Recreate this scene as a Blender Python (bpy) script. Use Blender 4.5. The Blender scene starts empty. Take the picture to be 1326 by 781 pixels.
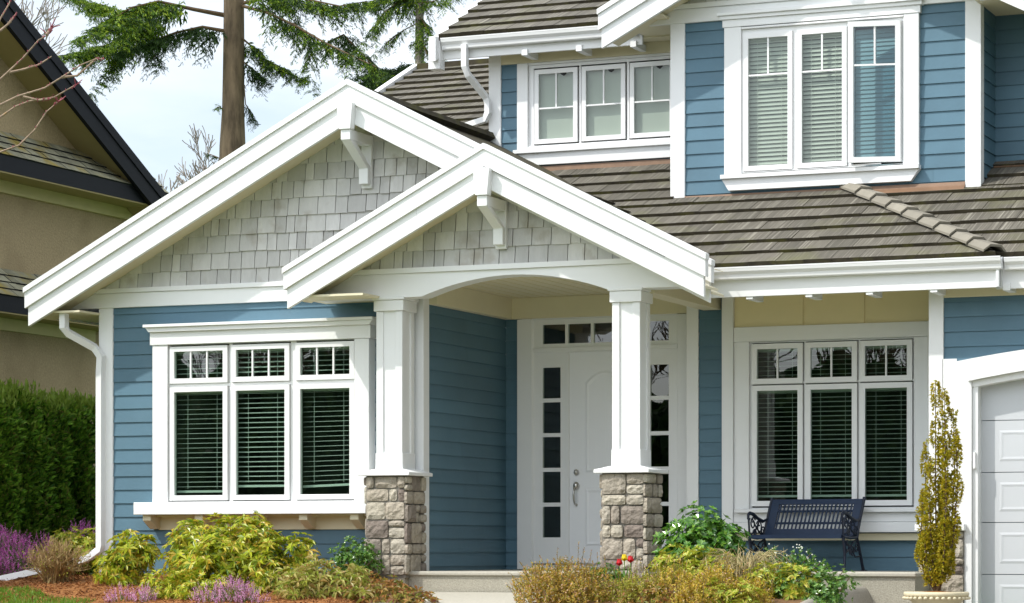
import bpy, math, random
from mathutils import Vector, Matrix
random.seed(11)
R = math.radians
scene = bpy.context.scene
COL = scene.collection

# ------------------------------------------------------------------ camera
TH = R(22.9); CX, CY, CZ = 10.5, -28.2, .45
FPX = 3526.0
cam_data = bpy.data.cameras.new('camera')
cam = bpy.data.objects.new('camera', cam_data); COL.objects.link(cam)
cam.location = (CX, CY, CZ); cam.rotation_euler = (R(90), 0, TH)
cam_data.sensor_width = 36; cam_data.lens = 36*FPX/1326
cam_data.shift_y = (712-390.5)/1326
cam_data.clip_start = .5; cam_data.clip_end = 2000
scene.camera = cam

# ------------------------------------------------------------------ sun, sky, exposure
SUN_EL, SUN_AZ = R(50), R(46)          # azimuth left of the facade normal
to_sun = Vector((-math.sin(SUN_AZ)*math.cos(SUN_EL), -math.cos(SUN_AZ)*math.cos(SUN_EL), math.sin(SUN_EL)))
sl = bpy.data.lights.new('sun', 'SUN'); sl.energy = 2.65; sl.angle = R(.9); sl.color = (1, .965, .90)
so = bpy.data.objects.new('sun', sl); COL.objects.link(so)
so.rotation_euler = to_sun.to_track_quat('Z', 'Y').to_euler(); so.location = (-20, -20, 30)
world = bpy.data.worlds.new('World'); scene.world = world; world.use_nodes = True
nt = world.node_tree; N = nt.nodes; L = nt.links
bg = N['Background']; bg.inputs['Strength'].default_value = .13
sky = N.new('ShaderNodeTexSky'); sky.sky_type = 'NISHITA'; sky.sun_disc = False
sky.sun_elevation = SUN_EL; sky.sun_rotation = R(180)+SUN_AZ
tc = N.new('ShaderNodeTexCoord')
mp = N.new('ShaderNodeMapping'); mp.inputs['Scale'].default_value = (1.2, 1.2, 4.0)
no = N.new('ShaderNodeTexNoise'); no.inputs['Scale'].default_value = 3.2; no.inputs['Detail'].default_value = 7; no.inputs['Roughness'].default_value = .55
rp = N.new('ShaderNodeValToRGB'); rp.color_ramp.elements[0].position = .33; rp.color_ramp.elements[1].position = .68
rp.color_ramp.elements[0].color = (.38, .38, .38, 1); rp.color_ramp.elements[1].color = (1, 1, 1, 1)
mx = N.new('ShaderNodeMixRGB'); mx.inputs['Color2'].default_value = (5.35, 5.95, 6.7, 1)
L.new(tc.outputs['Generated'], mp.inputs['Vector']); L.new(mp.outputs['Vector'], no.inputs['Vector'])
L.new(no.outputs['Fac'], rp.inputs['Fac']); L.new(rp.outputs['Color'], mx.inputs['Fac'])
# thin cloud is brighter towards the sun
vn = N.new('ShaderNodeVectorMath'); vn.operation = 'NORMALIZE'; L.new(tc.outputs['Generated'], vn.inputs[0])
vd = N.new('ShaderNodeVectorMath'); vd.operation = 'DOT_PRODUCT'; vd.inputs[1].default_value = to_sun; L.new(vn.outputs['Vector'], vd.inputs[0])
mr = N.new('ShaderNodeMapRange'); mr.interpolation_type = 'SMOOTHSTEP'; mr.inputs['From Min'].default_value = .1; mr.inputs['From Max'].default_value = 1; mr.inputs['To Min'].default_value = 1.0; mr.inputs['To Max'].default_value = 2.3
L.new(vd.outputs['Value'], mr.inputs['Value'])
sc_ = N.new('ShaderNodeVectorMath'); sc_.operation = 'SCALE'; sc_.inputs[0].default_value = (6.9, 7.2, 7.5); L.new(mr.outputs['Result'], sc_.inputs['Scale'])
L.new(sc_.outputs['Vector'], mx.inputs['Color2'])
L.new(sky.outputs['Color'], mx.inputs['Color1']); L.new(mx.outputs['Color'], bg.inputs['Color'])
vs = scene.view_settings
vs.view_transform = 'Standard'; vs.look = 'None'; vs.exposure = .47; vs.gamma = 1; vs.use_curve_mapping = False
scene.cycles.max_bounces = 8; scene.cycles.transparent_max_bounces = 16
scene.cycles.use_denoising = True

# ------------------------------------------------------------------ materials
def newmat(name):
    m = bpy.data.materials.new(name); m.use_nodes = True
    return m, m.node_tree.nodes, m.node_tree.links, m.node_tree.nodes['Principled BSDF']
def c4(c): return (c[0], c[1], c[2], 1)
def mat(name, col, rough=.6, var=.08, scale=3.0, bump=0, bscale=60, metal=0, spec=.4, island=0, stretch=None, dirt=None):
    m, n, l, p = newmat(name)
    p.inputs['Roughness'].default_value = rough; p.inputs['Metallic'].default_value = metal
    p.inputs['Specular IOR Level'].default_value = spec
    t = n.new('ShaderNodeTexCoord'); vec = t.outputs['Object']
    if stretch:
        g = n.new('ShaderNodeMapping'); g.inputs['Scale'].default_value = stretch
        l.new(vec, g.inputs['Vector']); vec = g.outputs['Vector']
    ns = n.new('ShaderNodeTexNoise'); ns.inputs['Scale'].default_value = scale; ns.inputs['Detail'].default_value = 6; ns.inputs['Roughness'].default_value = .65
    l.new(vec, ns.inputs['Vector'])
    r = n.new('ShaderNodeValToRGB')
    r.color_ramp.elements[0].position = .25; r.color_ramp.elements[1].position = .75
    r.color_ramp.elements[0].color = c4([max(0, v*(1-var)) for v in col]); r.color_ramp.elements[1].color = c4([v*(1+var) for v in col])
    l.new(ns.outputs['Fac'], r.inputs['Fac']); out = r.outputs['Color']
    if island:
        ge = n.new('ShaderNodeNewGeometry'); mr = n.new('ShaderNodeMapRange')
        mr.inputs['To Min'].default_value = 1-island; mr.inputs['To Max'].default_value = 1+island
        l.new(ge.outputs['Random Per Island'], mr.inputs['Value'])
        mu = n.new('ShaderNodeMixRGB'); mu.blend_type = 'MULTIPLY'; mu.inputs['Fac'].default_value = 1
        cm = n.new('ShaderNodeCombineColor')
        for k in ('Red', 'Green', 'Blue'): l.new(mr.outputs['Result'], cm.inputs[k])
        l.new(out, mu.inputs['Color1']); l.new(cm.outputs['Color'], mu.inputs['Color2']); out = mu.outputs['Color']
    if dirt:
        d = n.new('ShaderNodeTexNoise'); d.inputs['Scale'].default_value = dirt[1]; d.inputs['Detail'].default_value = 5
        l.new(t.outputs['Object'], d.inputs['Vector'])
        dr = n.new('ShaderNodeMapRange'); dr.inputs['From Min'].default_value = dirt[2]; dr.inputs['From Max'].default_value = dirt[2]+.18; dr.inputs['To Max'].default_value = dirt[3]
        l.new(d.outputs['Fac'], dr.inputs['Value'])
        mu = n.new('ShaderNodeMixRGB'); mu.inputs['Color2'].default_value = c4(dirt[0])
        l.new(dr.outputs['Result'], mu.inputs['Fac']); l.new(out, mu.inputs['Color1']); out = mu.outputs['Color']
    l.new(out, p.inputs['Base Color'])
    if bump:
        b = n.new('ShaderNodeTexNoise'); b.inputs['Scale'].default_value = bscale; b.inputs['Detail'].default_value = 4
        l.new(vec, b.inputs['Vector'])
        bu = n.new('ShaderNodeBump'); bu.inputs['Strength'].default_value = bump; bu.inputs['Distance'].default_value = .02
        l.new(b.outputs['Fac'], bu.inputs['Height']); l.new(bu.outputs['Normal'], p.inputs['Normal'])
    return m
def leafmat(name, cols, rough=.45, trans=.35, spec=.45):
    m, n, l, p = newmat(name)
    ge = n.new('ShaderNodeNewGeometry'); r = n.new('ShaderNodeValToRGB')
    els = r.color_ramp.elements
    k = len(cols)
    els[0].position = 0; els[0].color = c4(cols[0]); els[1].position = 1; els[1].color = c4(cols[-1])
    for i in range(1, k-1):
        e = els.new(i/(k-1)); e.color = c4(cols[i])
    l.new(ge.outputs['Random Per Island'], r.inputs['Fac'])
    l.new(r.outputs['Color'], p.inputs['Base Color'])
    p.inputs['Roughness'].default_value = rough; p.inputs['Specular IOR Level'].default_value = spec
    t = n.new('ShaderNodeBsdfTranslucent'); l.new(r.outputs['Color'], t.inputs['Color'])
    mxs = n.new('ShaderNodeMixShader'); mxs.inputs['Fac'].default_value = trans
    l.new(p.outputs['BSDF'], mxs.inputs[1]); l.new(t.outputs['BSDF'], mxs.inputs[2])
    l.new(mxs.outputs['Shader'], n['Material Output'].inputs['Surface'])
    return m
def glassmat(name, tint, refl=1.0, ior=1.75):
    m, n, l, p = newmat(name); n.remove(p)
    tr = n.new('ShaderNodeBsdfTransparent'); tr.inputs['Color'].default_value = c4(tint)
    gl = n.new('ShaderNodeBsdfGlossy'); gl.inputs['Roughness'].default_value = 0.0; gl.inputs['Color'].default_value = (refl, refl, refl, 1)
    fr = n.new('ShaderNodeFresnel'); fr.inputs['IOR'].default_value = ior
    # slight waviness of real panes
    t = n.new('ShaderNodeTexCoord'); ns = n.new('ShaderNodeTexNoise'); ns.inputs['Scale'].default_value = 2.2; ns.inputs['Detail'].default_value = 1
    bu = n.new('ShaderNodeBump'); bu.inputs['Strength'].default_value = .05; bu.inputs['Distance'].default_value = .02
    l.new(t.outputs['Object'], ns.inputs['Vector']); l.new(ns.outputs['Fac'], bu.inputs['Height']); l.new(bu.outputs['Normal'], gl.inputs['Normal'])
    s = n.new('ShaderNodeMixShader')
    ge = n.new('ShaderNodeNewGeometry'); su = n.new('ShaderNodeMath'); su.operation = 'SUBTRACT'; su.inputs[0].default_value = 1
    mu = n.new('ShaderNodeMath'); mu.operation = 'MULTIPLY'
    l.new(ge.outputs['Backfacing'], su.inputs[1]); l.new(su.outputs[0], mu.inputs[0]); l.new(fr.outputs['Fac'], mu.inputs[1])
    l.new(mu.outputs[0], s.inputs['Fac']); l.new(tr.outputs['BSDF'], s.inputs[1]); l.new(gl.outputs['BSDF'], s.inputs[2])
    l.new(s.outputs['Shader'], n['Material Output'].inputs['Surface'])
    return m

M = {}
M['white'] = mat('white_paint', (.82, .825, .82), .5, .02, 2.0, dirt=((.66, .64, .58), 1.3, .6, .18))
M['vinyl'] = mat('white_vinyl', (.82, .82, .815), .35, .01, 2.0)
M['cream'] = mat('bounce_cream', (.72, .66, .47), .6, .03, 2.0)  # white soffits and trim with warm ground bounce put into the colour
M['panel'] = mat('bounce_khaki', (.82, .715, .45), .6, .03, 2.0)  # white panel boards: warm bounce under the eave put into the colour
M['siding'] = mat('blue_siding', (.085, .170, .228), .55, .09, 1.6, bump=.06, bscale=30, island=.08, dirt=((.11, .19, .24), 2.2, .56, .35))
M['shingle'] = mat('weathered_shingle', (.575, .565, .55), .8, .13, 5, bump=.35, bscale=24, island=.17, stretch=(1, 1, .28), dirt=((.33, .29, .23), 3.6, .56, .7))
M['tile'] = None
M['stone'] = None
M['mortar'] = mat('mortar', (.20, .185, .16), .95, .12, 20)
M['concrete'] = mat('aggregate_concrete', (.36, .335, .27), .9, .34, 75, bump=.4, bscale=90)
M['slabtop'] = mat('slab_concrete', (.42, .395, .33), .85, .16, 40, bump=.15, bscale=80)
M['flash'] = mat('brown_flashing', (.21, .125, .075), .5, .2, 6, metal=.1)
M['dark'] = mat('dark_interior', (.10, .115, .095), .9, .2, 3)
M['blind'] = mat('white_blind', (.76, .79, .75), .55, .03, 3)
M['shade'] = mat('pale_blind', (.72, .73, .68), .6, .04, 1.2)
M['door'] = mat('white_door', (.86, .87, .89), .4, .015, 2)
M['gdoor'] = mat('garage_door_shaded', (.56, .58, .60), .45, .015, 2, dirt=((.60, .60, .58), 1.1, .55, .3))  # white door greyed in its colour to stand for shade in the recess
M['nickel'] = mat('satin_nickel', (.55, .53, .5), .28, .05, 20, metal=1)
M['black'] = mat('black_gasket', (.015, .015, .015), .6, .1)
M['glass'] = glassmat('window_glass', (.54, .655, .585), .95, 1.95)
M['glassup'] = glassmat('upper_window_glass', (.60, .655, .615), .95, 1.6)
M['glassblue'] = glassmat('casement_glass', (.20, .36, .42), .9)
M['stucco'] = mat('tan_stucco', (.455, .35, .205), .95, .22, 30, bump=1.0, bscale=40, dirt=((.33, .25, .14), 1.1, .5, .6))
M['fascia_black'] = mat('black_fascia', (.011, .012, .017), .6, .1, spec=.15)
M['nsoffit'] = mat('brown_olive_soffit', (.36, .29, .13), .7, .06)
M['band'] = mat('pale_olive_band', (.66, .58, .30), .7, .06)
M['neightile'] = mat('mossy_shake', (.26, .25, .17), .9, .35, 6, bump=.4, bscale=30, island=.2, dirt=((.30, .22, .03), 2.4, .5, .85))
M['navy'] = mat('navy_metal', (.017, .034, .074), .38, .12, 8)
M['iron'] = mat('dark_iron', (.010, .015, .032), .4, .2, 12)
M['terracotta'] = mat('cream_planter', (.62, .55, .38), .7, .12, 10, bump=.2, bscale=40)
M['soil'] = mat('bark_soil', (.16, .085, .035), .95, .4, 30, bump=.6, bscale=60)
M['mulch'] = mat('bark_mulch', (.30, .125, .035), .95, .45, 45, bump=.8, bscale=70)
M['chip'] = leafmat('bark_chips', [(.10, .035, .012), (.26, .10, .028), (.38, .17, .05), (.20, .085, .03)], .9, 0)
M['lawn'] = mat('lawn_soil', (.07, .13, .02), .95, .3, 20, bump=.5, bscale=60)
M['grass'] = leafmat('grass_blades', [(.09, .21, .012), (.13, .30, .02), (.20, .36, .035)], .5, .4)
M['asphalt'] = mat('asphalt', (.055, .055, .055), .9, .15, 40, bump=.3, bscale=120)
M['drive'] = mat('driveway_aggregate', (.30, .275, .23), .9, .22, 60, bump=.3, bscale=90)
M['bark'] = mat('conifer_bark', (.165, .118, .075), .95, .75, 5, bump=1.0, bscale=7, stretch=(1, 1, .22))
M['twig'] = mat('grey_twig', (.29, .25, .22), .9, .2, 8)
M['buds'] = mat('budding_twig', (.28, .20, .14), .8, .45, 14, dirt=((.40, .22, .02), 9, .62, .7))
M['redbud'] = mat('red_bud', (.25, .05, .07), .7, .3, 20)
M['stem'] = mat('shrub_stem', (.13, .085, .045), .9, .25, 12)
M['tan'] = leafmat('tan_twigs', [(.30, .19, .08), (.42, .28, .13), (.34, .26, .09)], .8, .1)
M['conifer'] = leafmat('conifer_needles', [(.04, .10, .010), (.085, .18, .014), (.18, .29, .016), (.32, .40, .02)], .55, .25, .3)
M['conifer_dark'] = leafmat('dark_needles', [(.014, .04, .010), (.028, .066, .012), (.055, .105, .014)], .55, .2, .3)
M['cedar'] = leafmat('cedar_scales', [(.04, .11, .012), (.085, .20, .016), (.14, .29, .02), (.20, .35, .03), (.17, .15, .04)], .6, .25, .25)
M['cedartip'] = leafmat('cedar_tips', [(.14, .22, .02), (.21, .29, .03)], .6, .3)
M['pieris'] = leafmat('pieris_leaves', [(.10, .20, .014), (.26, .36, .02), (.50, .53, .03), (.36, .44, .02), (.66, .63, .08), (.56, .36, .04), (.18, .30, .018)], .33, .35)
M['green'] = leafmat('green_leaves', [(.04, .12, .016), (.08, .20, .025), (.13, .28, .04), (.24, .36, .07)], .26, .28, .6)
M['laurel'] = leafmat('glossy_leaves', [(.035, .125, .015), (.065, .19, .02), (.12, .28, .03), (.22, .38, .05)], .22, .25, .7)
M['variegated'] = leafmat('variegated_leaves', [(.20, .29, .035), (.42, .46, .07), (.58, .53, .20), (.38, .24, .07), (.32, .37, .06)], .4, .35)
M['limegreen'] = leafmat('lime_leaves', [(.22, .32, .025), (.38, .45, .035), (.52, .52, .06), (.44, .30, .05)], .4, .35)
M['heath'] = leafmat('heath_sprigs', [(.17, .15, .015), (.44, .22, .03), (.46, .36, .04), (.16, .21, .02), (.36, .27, .03), (.24, .30, .03)], .6, .25)
M['heath_copper'] = leafmat('copper_sprigs', [(.20, .22, .02), (.50, .26, .03), (.30, .28, .025), (.56, .34, .06), (.15, .20, .02)], .6, .3)
M['heath_olive'] = leafmat('olive_sprigs', [(.18, .24, .02), (.42, .40, .05), (.30, .30, .03), (.50, .38, .06), (.22, .30, .03)], .6, .3)
M['heath_gold'] = leafmat('golden_sprigs', [(.52, .30, .03), (.60, .42, .05), (.34, .30, .03), (.56, .48, .06), (.40, .22, .03)], .6, .3)
M['heathpink'] = leafmat('heath_buds', [(.50, .28, .16), (.58, .44, .28), (.45, .20, .12)], .6, .3)
M['heather'] = leafmat('purple_florets', [(.55, .07, .42), (.70, .16, .56), (.80, .32, .68), (.62, .09, .44)], .6, .3)
M['pinkheather'] = leafmat('pink_florets', [(.52, .20, .42), (.64, .33, .54), (.70, .45, .60)], .6, .3)
M['redleaf'] = leafmat('reddish_leaves', [(.16, .22, .03), (.36, .15, .05), (.42, .25, .06), (.22, .26, .04), (.30, .09, .08)], .4, .35)
M['yew'] = leafmat('golden_yew', [(.20, .23, .012), (.42, .39, .02), (.60, .49, .03), (.52, .36, .02), (.30, .32, .018)], .55, .3)
M['straw'] = leafmat('straw', [(.42, .33, .16), (.50, .42, .22), (.36, .30, .12)], .8, .15)
M['red'] = mat('red_petal', (.55, .012, .02), .4, .15, 20)
M['yellow'] = mat('yellow_petal', (.75, .55, .01), .4, .1, 20)
M['whiteflower'] = mat('white_petal', (.75, .76, .68), .6, .05)

def tilemat():
    m, n, l, p = newmat('concrete_tile'); p.inputs['Roughness'].default_value = .8; p.inputs['Specular IOR Level'].default_value = .3
    t = n.new('ShaderNodeTexCoord')
    g = n.new('ShaderNodeMapping'); g.inputs['Scale'].default_value = (52, .8, .8); l.new(t.outputs['Object'], g.inputs['Vector'])
    ns = n.new('ShaderNodeTexNoise'); ns.inputs['Scale'].default_value = 1.0; ns.inputs['Detail'].default_value = 4; ns.inputs['Roughness'].default_value = .6
    l.new(g.outputs['Vector'], ns.inputs['Vector'])
    r = n.new('ShaderNodeValToRGB'); e = r.color_ramp.elements
    e[0].position = .32; e[0].color = (.075, .067, .054, 1); e[1].position = .72; e[1].color = (.26, .242, .20, 1)
    e2 = e.new(.55); e2.color = (.12, .109, .087, 1)
    l.new(ns.outputs['Fac'], r.inputs['Fac'])
    ge = n.new('ShaderNodeNewGeometry'); mr = n.new('ShaderNodeMapRange'); mr.inputs['To Min'].default_value = .82; mr.inputs['To Max'].default_value = 1.2
    l.new(ge.outputs['Random Per Island'], mr.inputs['Value'])
    cm = n.new('ShaderNodeCombineColor')
    for k in ('Red', 'Green', 'Blue'): l.new(mr.outputs['Result'], cm.inputs[k])
    mu = n.new('ShaderNodeMixRGB'); mu.blend_type = 'MULTIPLY'; mu.inputs['Fac'].default_value = 1
    l.new(r.outputs['Color'], mu.inputs['Color1']); l.new(cm.outputs['Color'], mu.inputs['Color2'])
    d = n.new('ShaderNodeTexNoise'); d.inputs['Scale'].default_value = 1.5; d.inputs['Detail'].default_value = 6; l.new(t.outputs['Object'], d.inputs['Vector'])
    dr = n.new('ShaderNodeMapRange'); dr.inputs['From Min'].default_value = .54; dr.inputs['From Max'].default_value = .75; dr.inputs['To Max'].default_value = .55
    l.new(d.outputs['Fac'], dr.inputs['Value'])
    mm = n.new('ShaderNodeMixRGB'); mm.inputs['Color2'].default_value = (.13, .13, .055, 1)
    l.new(dr.outputs['Result'], mm.inputs['Fac']); l.new(mu.outputs['Color'], mm.inputs['Color1'])
    l.new(mm.outputs['Color'], p.inputs['Base Color'])
    bu = n.new('ShaderNodeBump'); bu.inputs['Strength'].default_value = .7; bu.inputs['Distance'].default_value = .012
    l.new(ns.outputs['Fac'], bu.inputs['Height']); l.new(bu.outputs['Normal'], p.inputs['Normal'])
    return m
M['tile'] = tilemat()
M['moss_shadow'] = mat('mossy_shadow_edge', (.045, .037, .022), .95, .5, 9, dirt=((.075, .07, .015), 4, .5, .8))  # mossy edges, colour darkened to stand for the shadow gap under each course
M['ridge'] = mat('ridge_tile', (.225, .205, .165), .8, .12, 5, bump=.2, bscale=40, island=.1)
def stonemat():
    m, n, l, p = newmat('ledge_stone'); p.inputs['Roughness'].default_value = .9; p.inputs['Specular IOR Level'].default_value = .2
    ge = n.new('ShaderNodeNewGeometry'); r = n.new('ShaderNodeValToRGB'); e = r.color_ramp.elements
    e[0].position = 0; e[0].color = (.21, .17, .145, 1); e[1].position = 1; e[1].color = (.43, .385, .305, 1)
    for q, c in ((.22, (.25, .215, .18)), (.3, (.40, .35, .28)), (.6, (.34, .30, .245)), (.8, (.45, .41, .335))):
        x = e.new(q); x.color = c4(c)
    l.new(ge.outputs['Random Per Island'], r.inputs['Fac'])
    t = n.new('ShaderNodeTexCoord'); ns = n.new('ShaderNodeTexNoise'); ns.inputs['Scale'].default_value = 9; ns.inputs['Detail'].default_value = 8; ns.inputs['Roughness'].default_value = .7
    l.new(t.outputs['Object'], ns.inputs['Vector'])
    mr = n.new('ShaderNodeMapRange'); mr.inputs['From Min'].default_value = .25; mr.inputs['From Max'].default_value = .75; mr.inputs['To Min'].default_value = .72; mr.inputs['To Max'].default_value = 1.28
    l.new(ns.outputs['Fac'], mr.inputs['Value'])
    cm = n.new('ShaderNodeCombineColor')
    for k in ('Red', 'Green', 'Blue'): l.new(mr.outputs['Result'], cm.inputs[k])
    mu = n.new('ShaderNodeMixRGB'); mu.blend_type = 'MULTIPLY'; mu.inputs['Fac'].default_value = 1
    l.new(r.outputs['Color'], mu.inputs['Color1']); l.new(cm.outputs['Color'], mu.inputs['Color2']); l.new(mu.outputs['Color'], p.inputs['Base Color'])
    n2 = n.new('ShaderNodeTexNoise'); n2.inputs['Scale'].default_value = 26; n2.inputs['Detail'].default_value = 6
    l.new(t.outputs['Object'], n2.inputs['Vector'])
    bu = n.new('ShaderNodeBump'); bu.inputs['Strength'].default_value = .8; bu.inputs['Distance'].default_value = .03
    l.new(n2.outputs['Fac'], bu.inputs['Height']); l.new(bu.outputs['Normal'], p.inputs['Normal'])
    return m
M['stone'] = stonemat()

# ------------------------------------------------------------------ mesh helpers
WO = {}
def empty(name, loc, rot=(0, 0, 0)):
    o = bpy.data.objects.new(name, None); COL.objects.link(o); o.location = loc; o.rotation_euler = rot
    o.empty_display_size = .1
    WO[o] = Vector(loc); return o
def tag(o, label=None, cat=None, group=None, kind=None):
    if label: o['label'] = label
    if cat: o['category'] = cat
    if group: o['group'] = group
    if kind: o['kind'] = kind
    return o
class MB:
    def __init__(s): s.v = []; s.f = []; s.mi = []; s.cur = 0
    def face(s, pts):
        i = len(s.v); s.v.extend([tuple(p) for p in pts]); s.f.append(tuple(range(i, i+len(pts)))); s.mi.append(s.cur)
    def mesh(s, vs, fs):
        i = len(s.v); s.v.extend([tuple(p) for p in vs])
        for f in fs: s.f.append(tuple(k+i for k in f)); s.mi.append(s.cur)
    def box(s, x0, x1, y0, y1, z0, z1):
        s.mesh([(x0,y0,z0),(x1,y0,z0),(x1,y1,z0),(x0,y1,z0),(x0,y0,z1),(x1,y0,z1),(x1,y1,z1),(x0,y1,z1)],
               [(0,3,2,1),(4,5,6,7),(0,1,5,4),(1,2,6,5),(2,3,7,6),(3,0,4,7)])
    def prism(s, poly, a, b):
        """poly: list of 3-D points (planar); a,b: offset vectors of the two end caps"""
        n = len(poly); a = Vector(a); b = Vector(b)
        s.mesh([Vector(p)+a for p in poly]+[Vector(p)+b for p in poly],
               [tuple(range(n))[::-1], tuple(range(n, 2*n))]+[(i, (i+1) % n, (i+1) % n+n, i+n) for i in range(n)])
    def xz(s, pts, y0, y1): s.prism([(x, 0, z) for x, z in pts], (0, y0, 0), (0, y1, 0))
    def yz(s, pts, x0, x1): s.prism([(0, y, z) for y, z in pts], (x0, 0, 0), (x1, 0, 0))
    def tube(s, pts, rad, n=6, cap=True):
        pts = [Vector(p) for p in pts]
        if not isinstance(rad, (list, tuple)): rad = [rad]*len(pts)
        base = len(s.v); up = Vector((0, 0, 1)); prev = None
        for i, p in enumerate(pts):
            d = (pts[min(i+1, len(pts)-1)]-pts[max(i-1, 0)])
            d = d.normalized() if d.length > 1e-9 else up
            if prev is None: a = d.cross(up if abs(d.z) < .95 else Vector((1, 0, 0))).normalized()
            else:
                a = prev-d*prev.dot(d); a = a.normalized() if a.length > 1e-6 else d.orthogonal().normalized()
            prev = a; b = d.cross(a)
            for k in range(n):
                t = 2*math.pi*k/n; s.v.append(tuple(p+(a*math.cos(t)+b*math.sin(t))*rad[i]))
        for i in range(len(pts)-1):
            for k in range(n):
                k2 = (k+1) % n
                s.f.append((base+i*n+k, base+i*n+k2, base+(i+1)*n+k2, base+(i+1)*n+k)); s.mi.append(s.cur)
        if cap:
            s.f.append(tuple(base+k for k in range(n))[::-1]); s.mi.append(s.cur)
            s.f.append(tuple(base+(len(pts)-1)*n+k for k in range(n))); s.mi.append(s.cur)
    def rect_tube(s, pts, hw, hd):
        """rectangular section downspout along a path lying mostly in planes; keeps section square to path"""
        pts = [Vector(p) for p in pts]; base = len(s.v)
        for i, p in enumerate(pts):
            d = (pts[min(i+1, len(pts)-1)]-pts[max(i-1, 0)]).normalized()
            a = d.cross(Vector((0, 1, 0)))
            a = a.normalized() if a.length > .2 else Vector((1, 0, 0))
            b = d.cross(a).normalized()
            for ka, kb in ((-1,-1),(1,-1),(1,1),(-1,1)): s.v.append(tuple(p+a*hw*ka+b*hd*kb))
        for i in range(len(pts)-1):
            for k in range(4):
                k2 = (k+1) % 4
                s.f.append((base+i*4+k, base+i*4+k2, base+(i+1)*4+k2, base+(i+1)*4+k)); s.mi.append(s.cur)
        s.f.append((base+3, base+2, base+1, base)); s.mi.append(s.cur)
        e = base+(len(pts)-1)*4; s.f.append((e, e+1, e+2, e+3)); s.mi.append(s.cur)
    def lathe(s, prof, cx, cy, n=32):
        base = len(s.v)
        for r, z in prof:
            for k in range(n):
                t = 2*math.pi*k/n; s.v.append((cx+r*math.cos(t), cy+r*math.sin(t), z))
        for i in range(len(prof)-1):
            for k in range(n):
                k2 = (k+1) % n
                s.f.append((base+i*n+k, base+i*n+k2, base+(i+1)*n+k2, base+(i+1)*n+k)); s.mi.append(s.cur)
        s.f.append(tuple(base+k for k in range(n))[::-1]); s.mi.append(s.cur)
        s.f.append(tuple(base+(len(prof)-1)*n+k for k in range(n))); s.mi.append(s.cur)
    def ball(s, c, r, rz=None, n=8, m=5):
        rz = rz or r; base = len(s.v)
        for i in range(m+1):
            a = math.pi*i/m
            for k in range(n):
                t = 2*math.pi*k/n
                s.v.append((c[0]+r*math.sin(a)*math.cos(t), c[1]+r*math.sin(a)*math.sin(t), c[2]+rz*math.cos(a)))
        for i in range(m):
            for k in range(n):
                k2 = (k+1) % n
                s.f.append((base+i*n+k, base+(i+1)*n+k, base+(i+1)*n+k2, base+i*n+k2)); s.mi.append(s.cur)
    def leaf(s, p, d, ln, w, nrm=None, fold=.25, droop=.0):
        d = d.normalized()
        side = d.cross(nrm if nrm is not None else Vector((random.gauss(0,1), random.gauss(0,1), random.gauss(0,1))))
        if side.length < 1e-5: side = d.orthogonal()
        side.normalize(); up = side.cross(d)
        m1 = p+d*ln*.5; tip = p+d*ln-Vector((0, 0, droop*ln))
        i = len(s.v)
        s.v.extend([tuple(p), tuple(m1+side*w*.5+up*w*fold), tuple(tip), tuple(m1-side*w*.5+up*w*fold)])
        s.f.append((i, i+1, i+2)); s.f.append((i, i+2, i+3)); s.mi += [s.cur, s.cur]
    def quad(s, p, d, ln, w):
        side = d.cross(Vector((random.gauss(0,1), random.gauss(0,1), random.gauss(0,1))))
        if side.length < 1e-5: side = d.orthogonal()
        side.normalize(); i = len(s.v); q = d.normalized()*ln
        s.v.extend([tuple(p-side*w*.5), tuple(p+side*w*.5), tuple(p+q+side*w*.3), tuple(p+q-side*w*.3)])
        s.f.append((i, i+1, i+2, i+3)); s.mi.append(s.cur)
    def each(s, name, mats, parent=None, bevel=0):
        """one object per connected piece"""
        par = list(range(len(s.v)))
        def fd(a):
            while par[a] != a: par[a] = par[par[a]]; a = par[a]
            return a
        for f in s.f:
            r0 = fd(f[0])
            for q in f[1:]: par[fd(q)] = r0
        grp = {}
        for fi, f in enumerate(s.f): grp.setdefault(fd(f[0]), []).append(fi)
        res = []
        for g in grp.values():
            b = MB(); mp_ = {}
            for fi in g:
                nf = []
                for q in s.f[fi]:
                    if q not in mp_: mp_[q] = len(b.v); b.v.append(s.v[q])
                    nf.append(mp_[q])
                b.f.append(tuple(nf)); b.mi.append(s.mi[fi])
            res.append(b.build(name, mats, parent, bevel=bevel))
        return res
    def build(s, name, mats, parent=None, label=None, bevel=0, smooth=False, local=False):
        if not isinstance(mats, (list, tuple)): mats = [mats]
        me = bpy.data.meshes.new(name)
        o = bpy.data.objects.new(name, me); COL.objects.link(o)
        off = Vector((0, 0, 0))
        if parent is not None and not local: off = WO.get(parent, Vector((0, 0, 0)))
        WO[o] = Vector(off)
        if parent is None and not local and s.v:
            xs = [v[0] for v in s.v]; ys = [v[1] for v in s.v]; zs = [v[2] for v in s.v]
            off = Vector(((min(xs)+max(xs))/2, (min(ys)+max(ys))/2, min(zs))); o.location = off; WO[o] = off
        me.from_pydata([(v[0]-off.x, v[1]-off.y, v[2]-off.z) for v in s.v], [], s.f)
        for m in mats: me.materials.append(m)
        if len(mats) > 1: me.polygons.foreach_set('material_index', s.mi)
        if smooth: me.polygons.foreach_set('use_smooth', [True]*len(me.polygons))
        me.update()
        if parent is not None: o.parent = parent
        if label: o['label'] = label
        if bevel:
            b = o.modifiers.new('bevel', 'BEVEL'); b.width = bevel; b.segments = 1; b.limit_method = 'ANGLE'; b.angle_limit = R(40)
        return o
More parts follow.
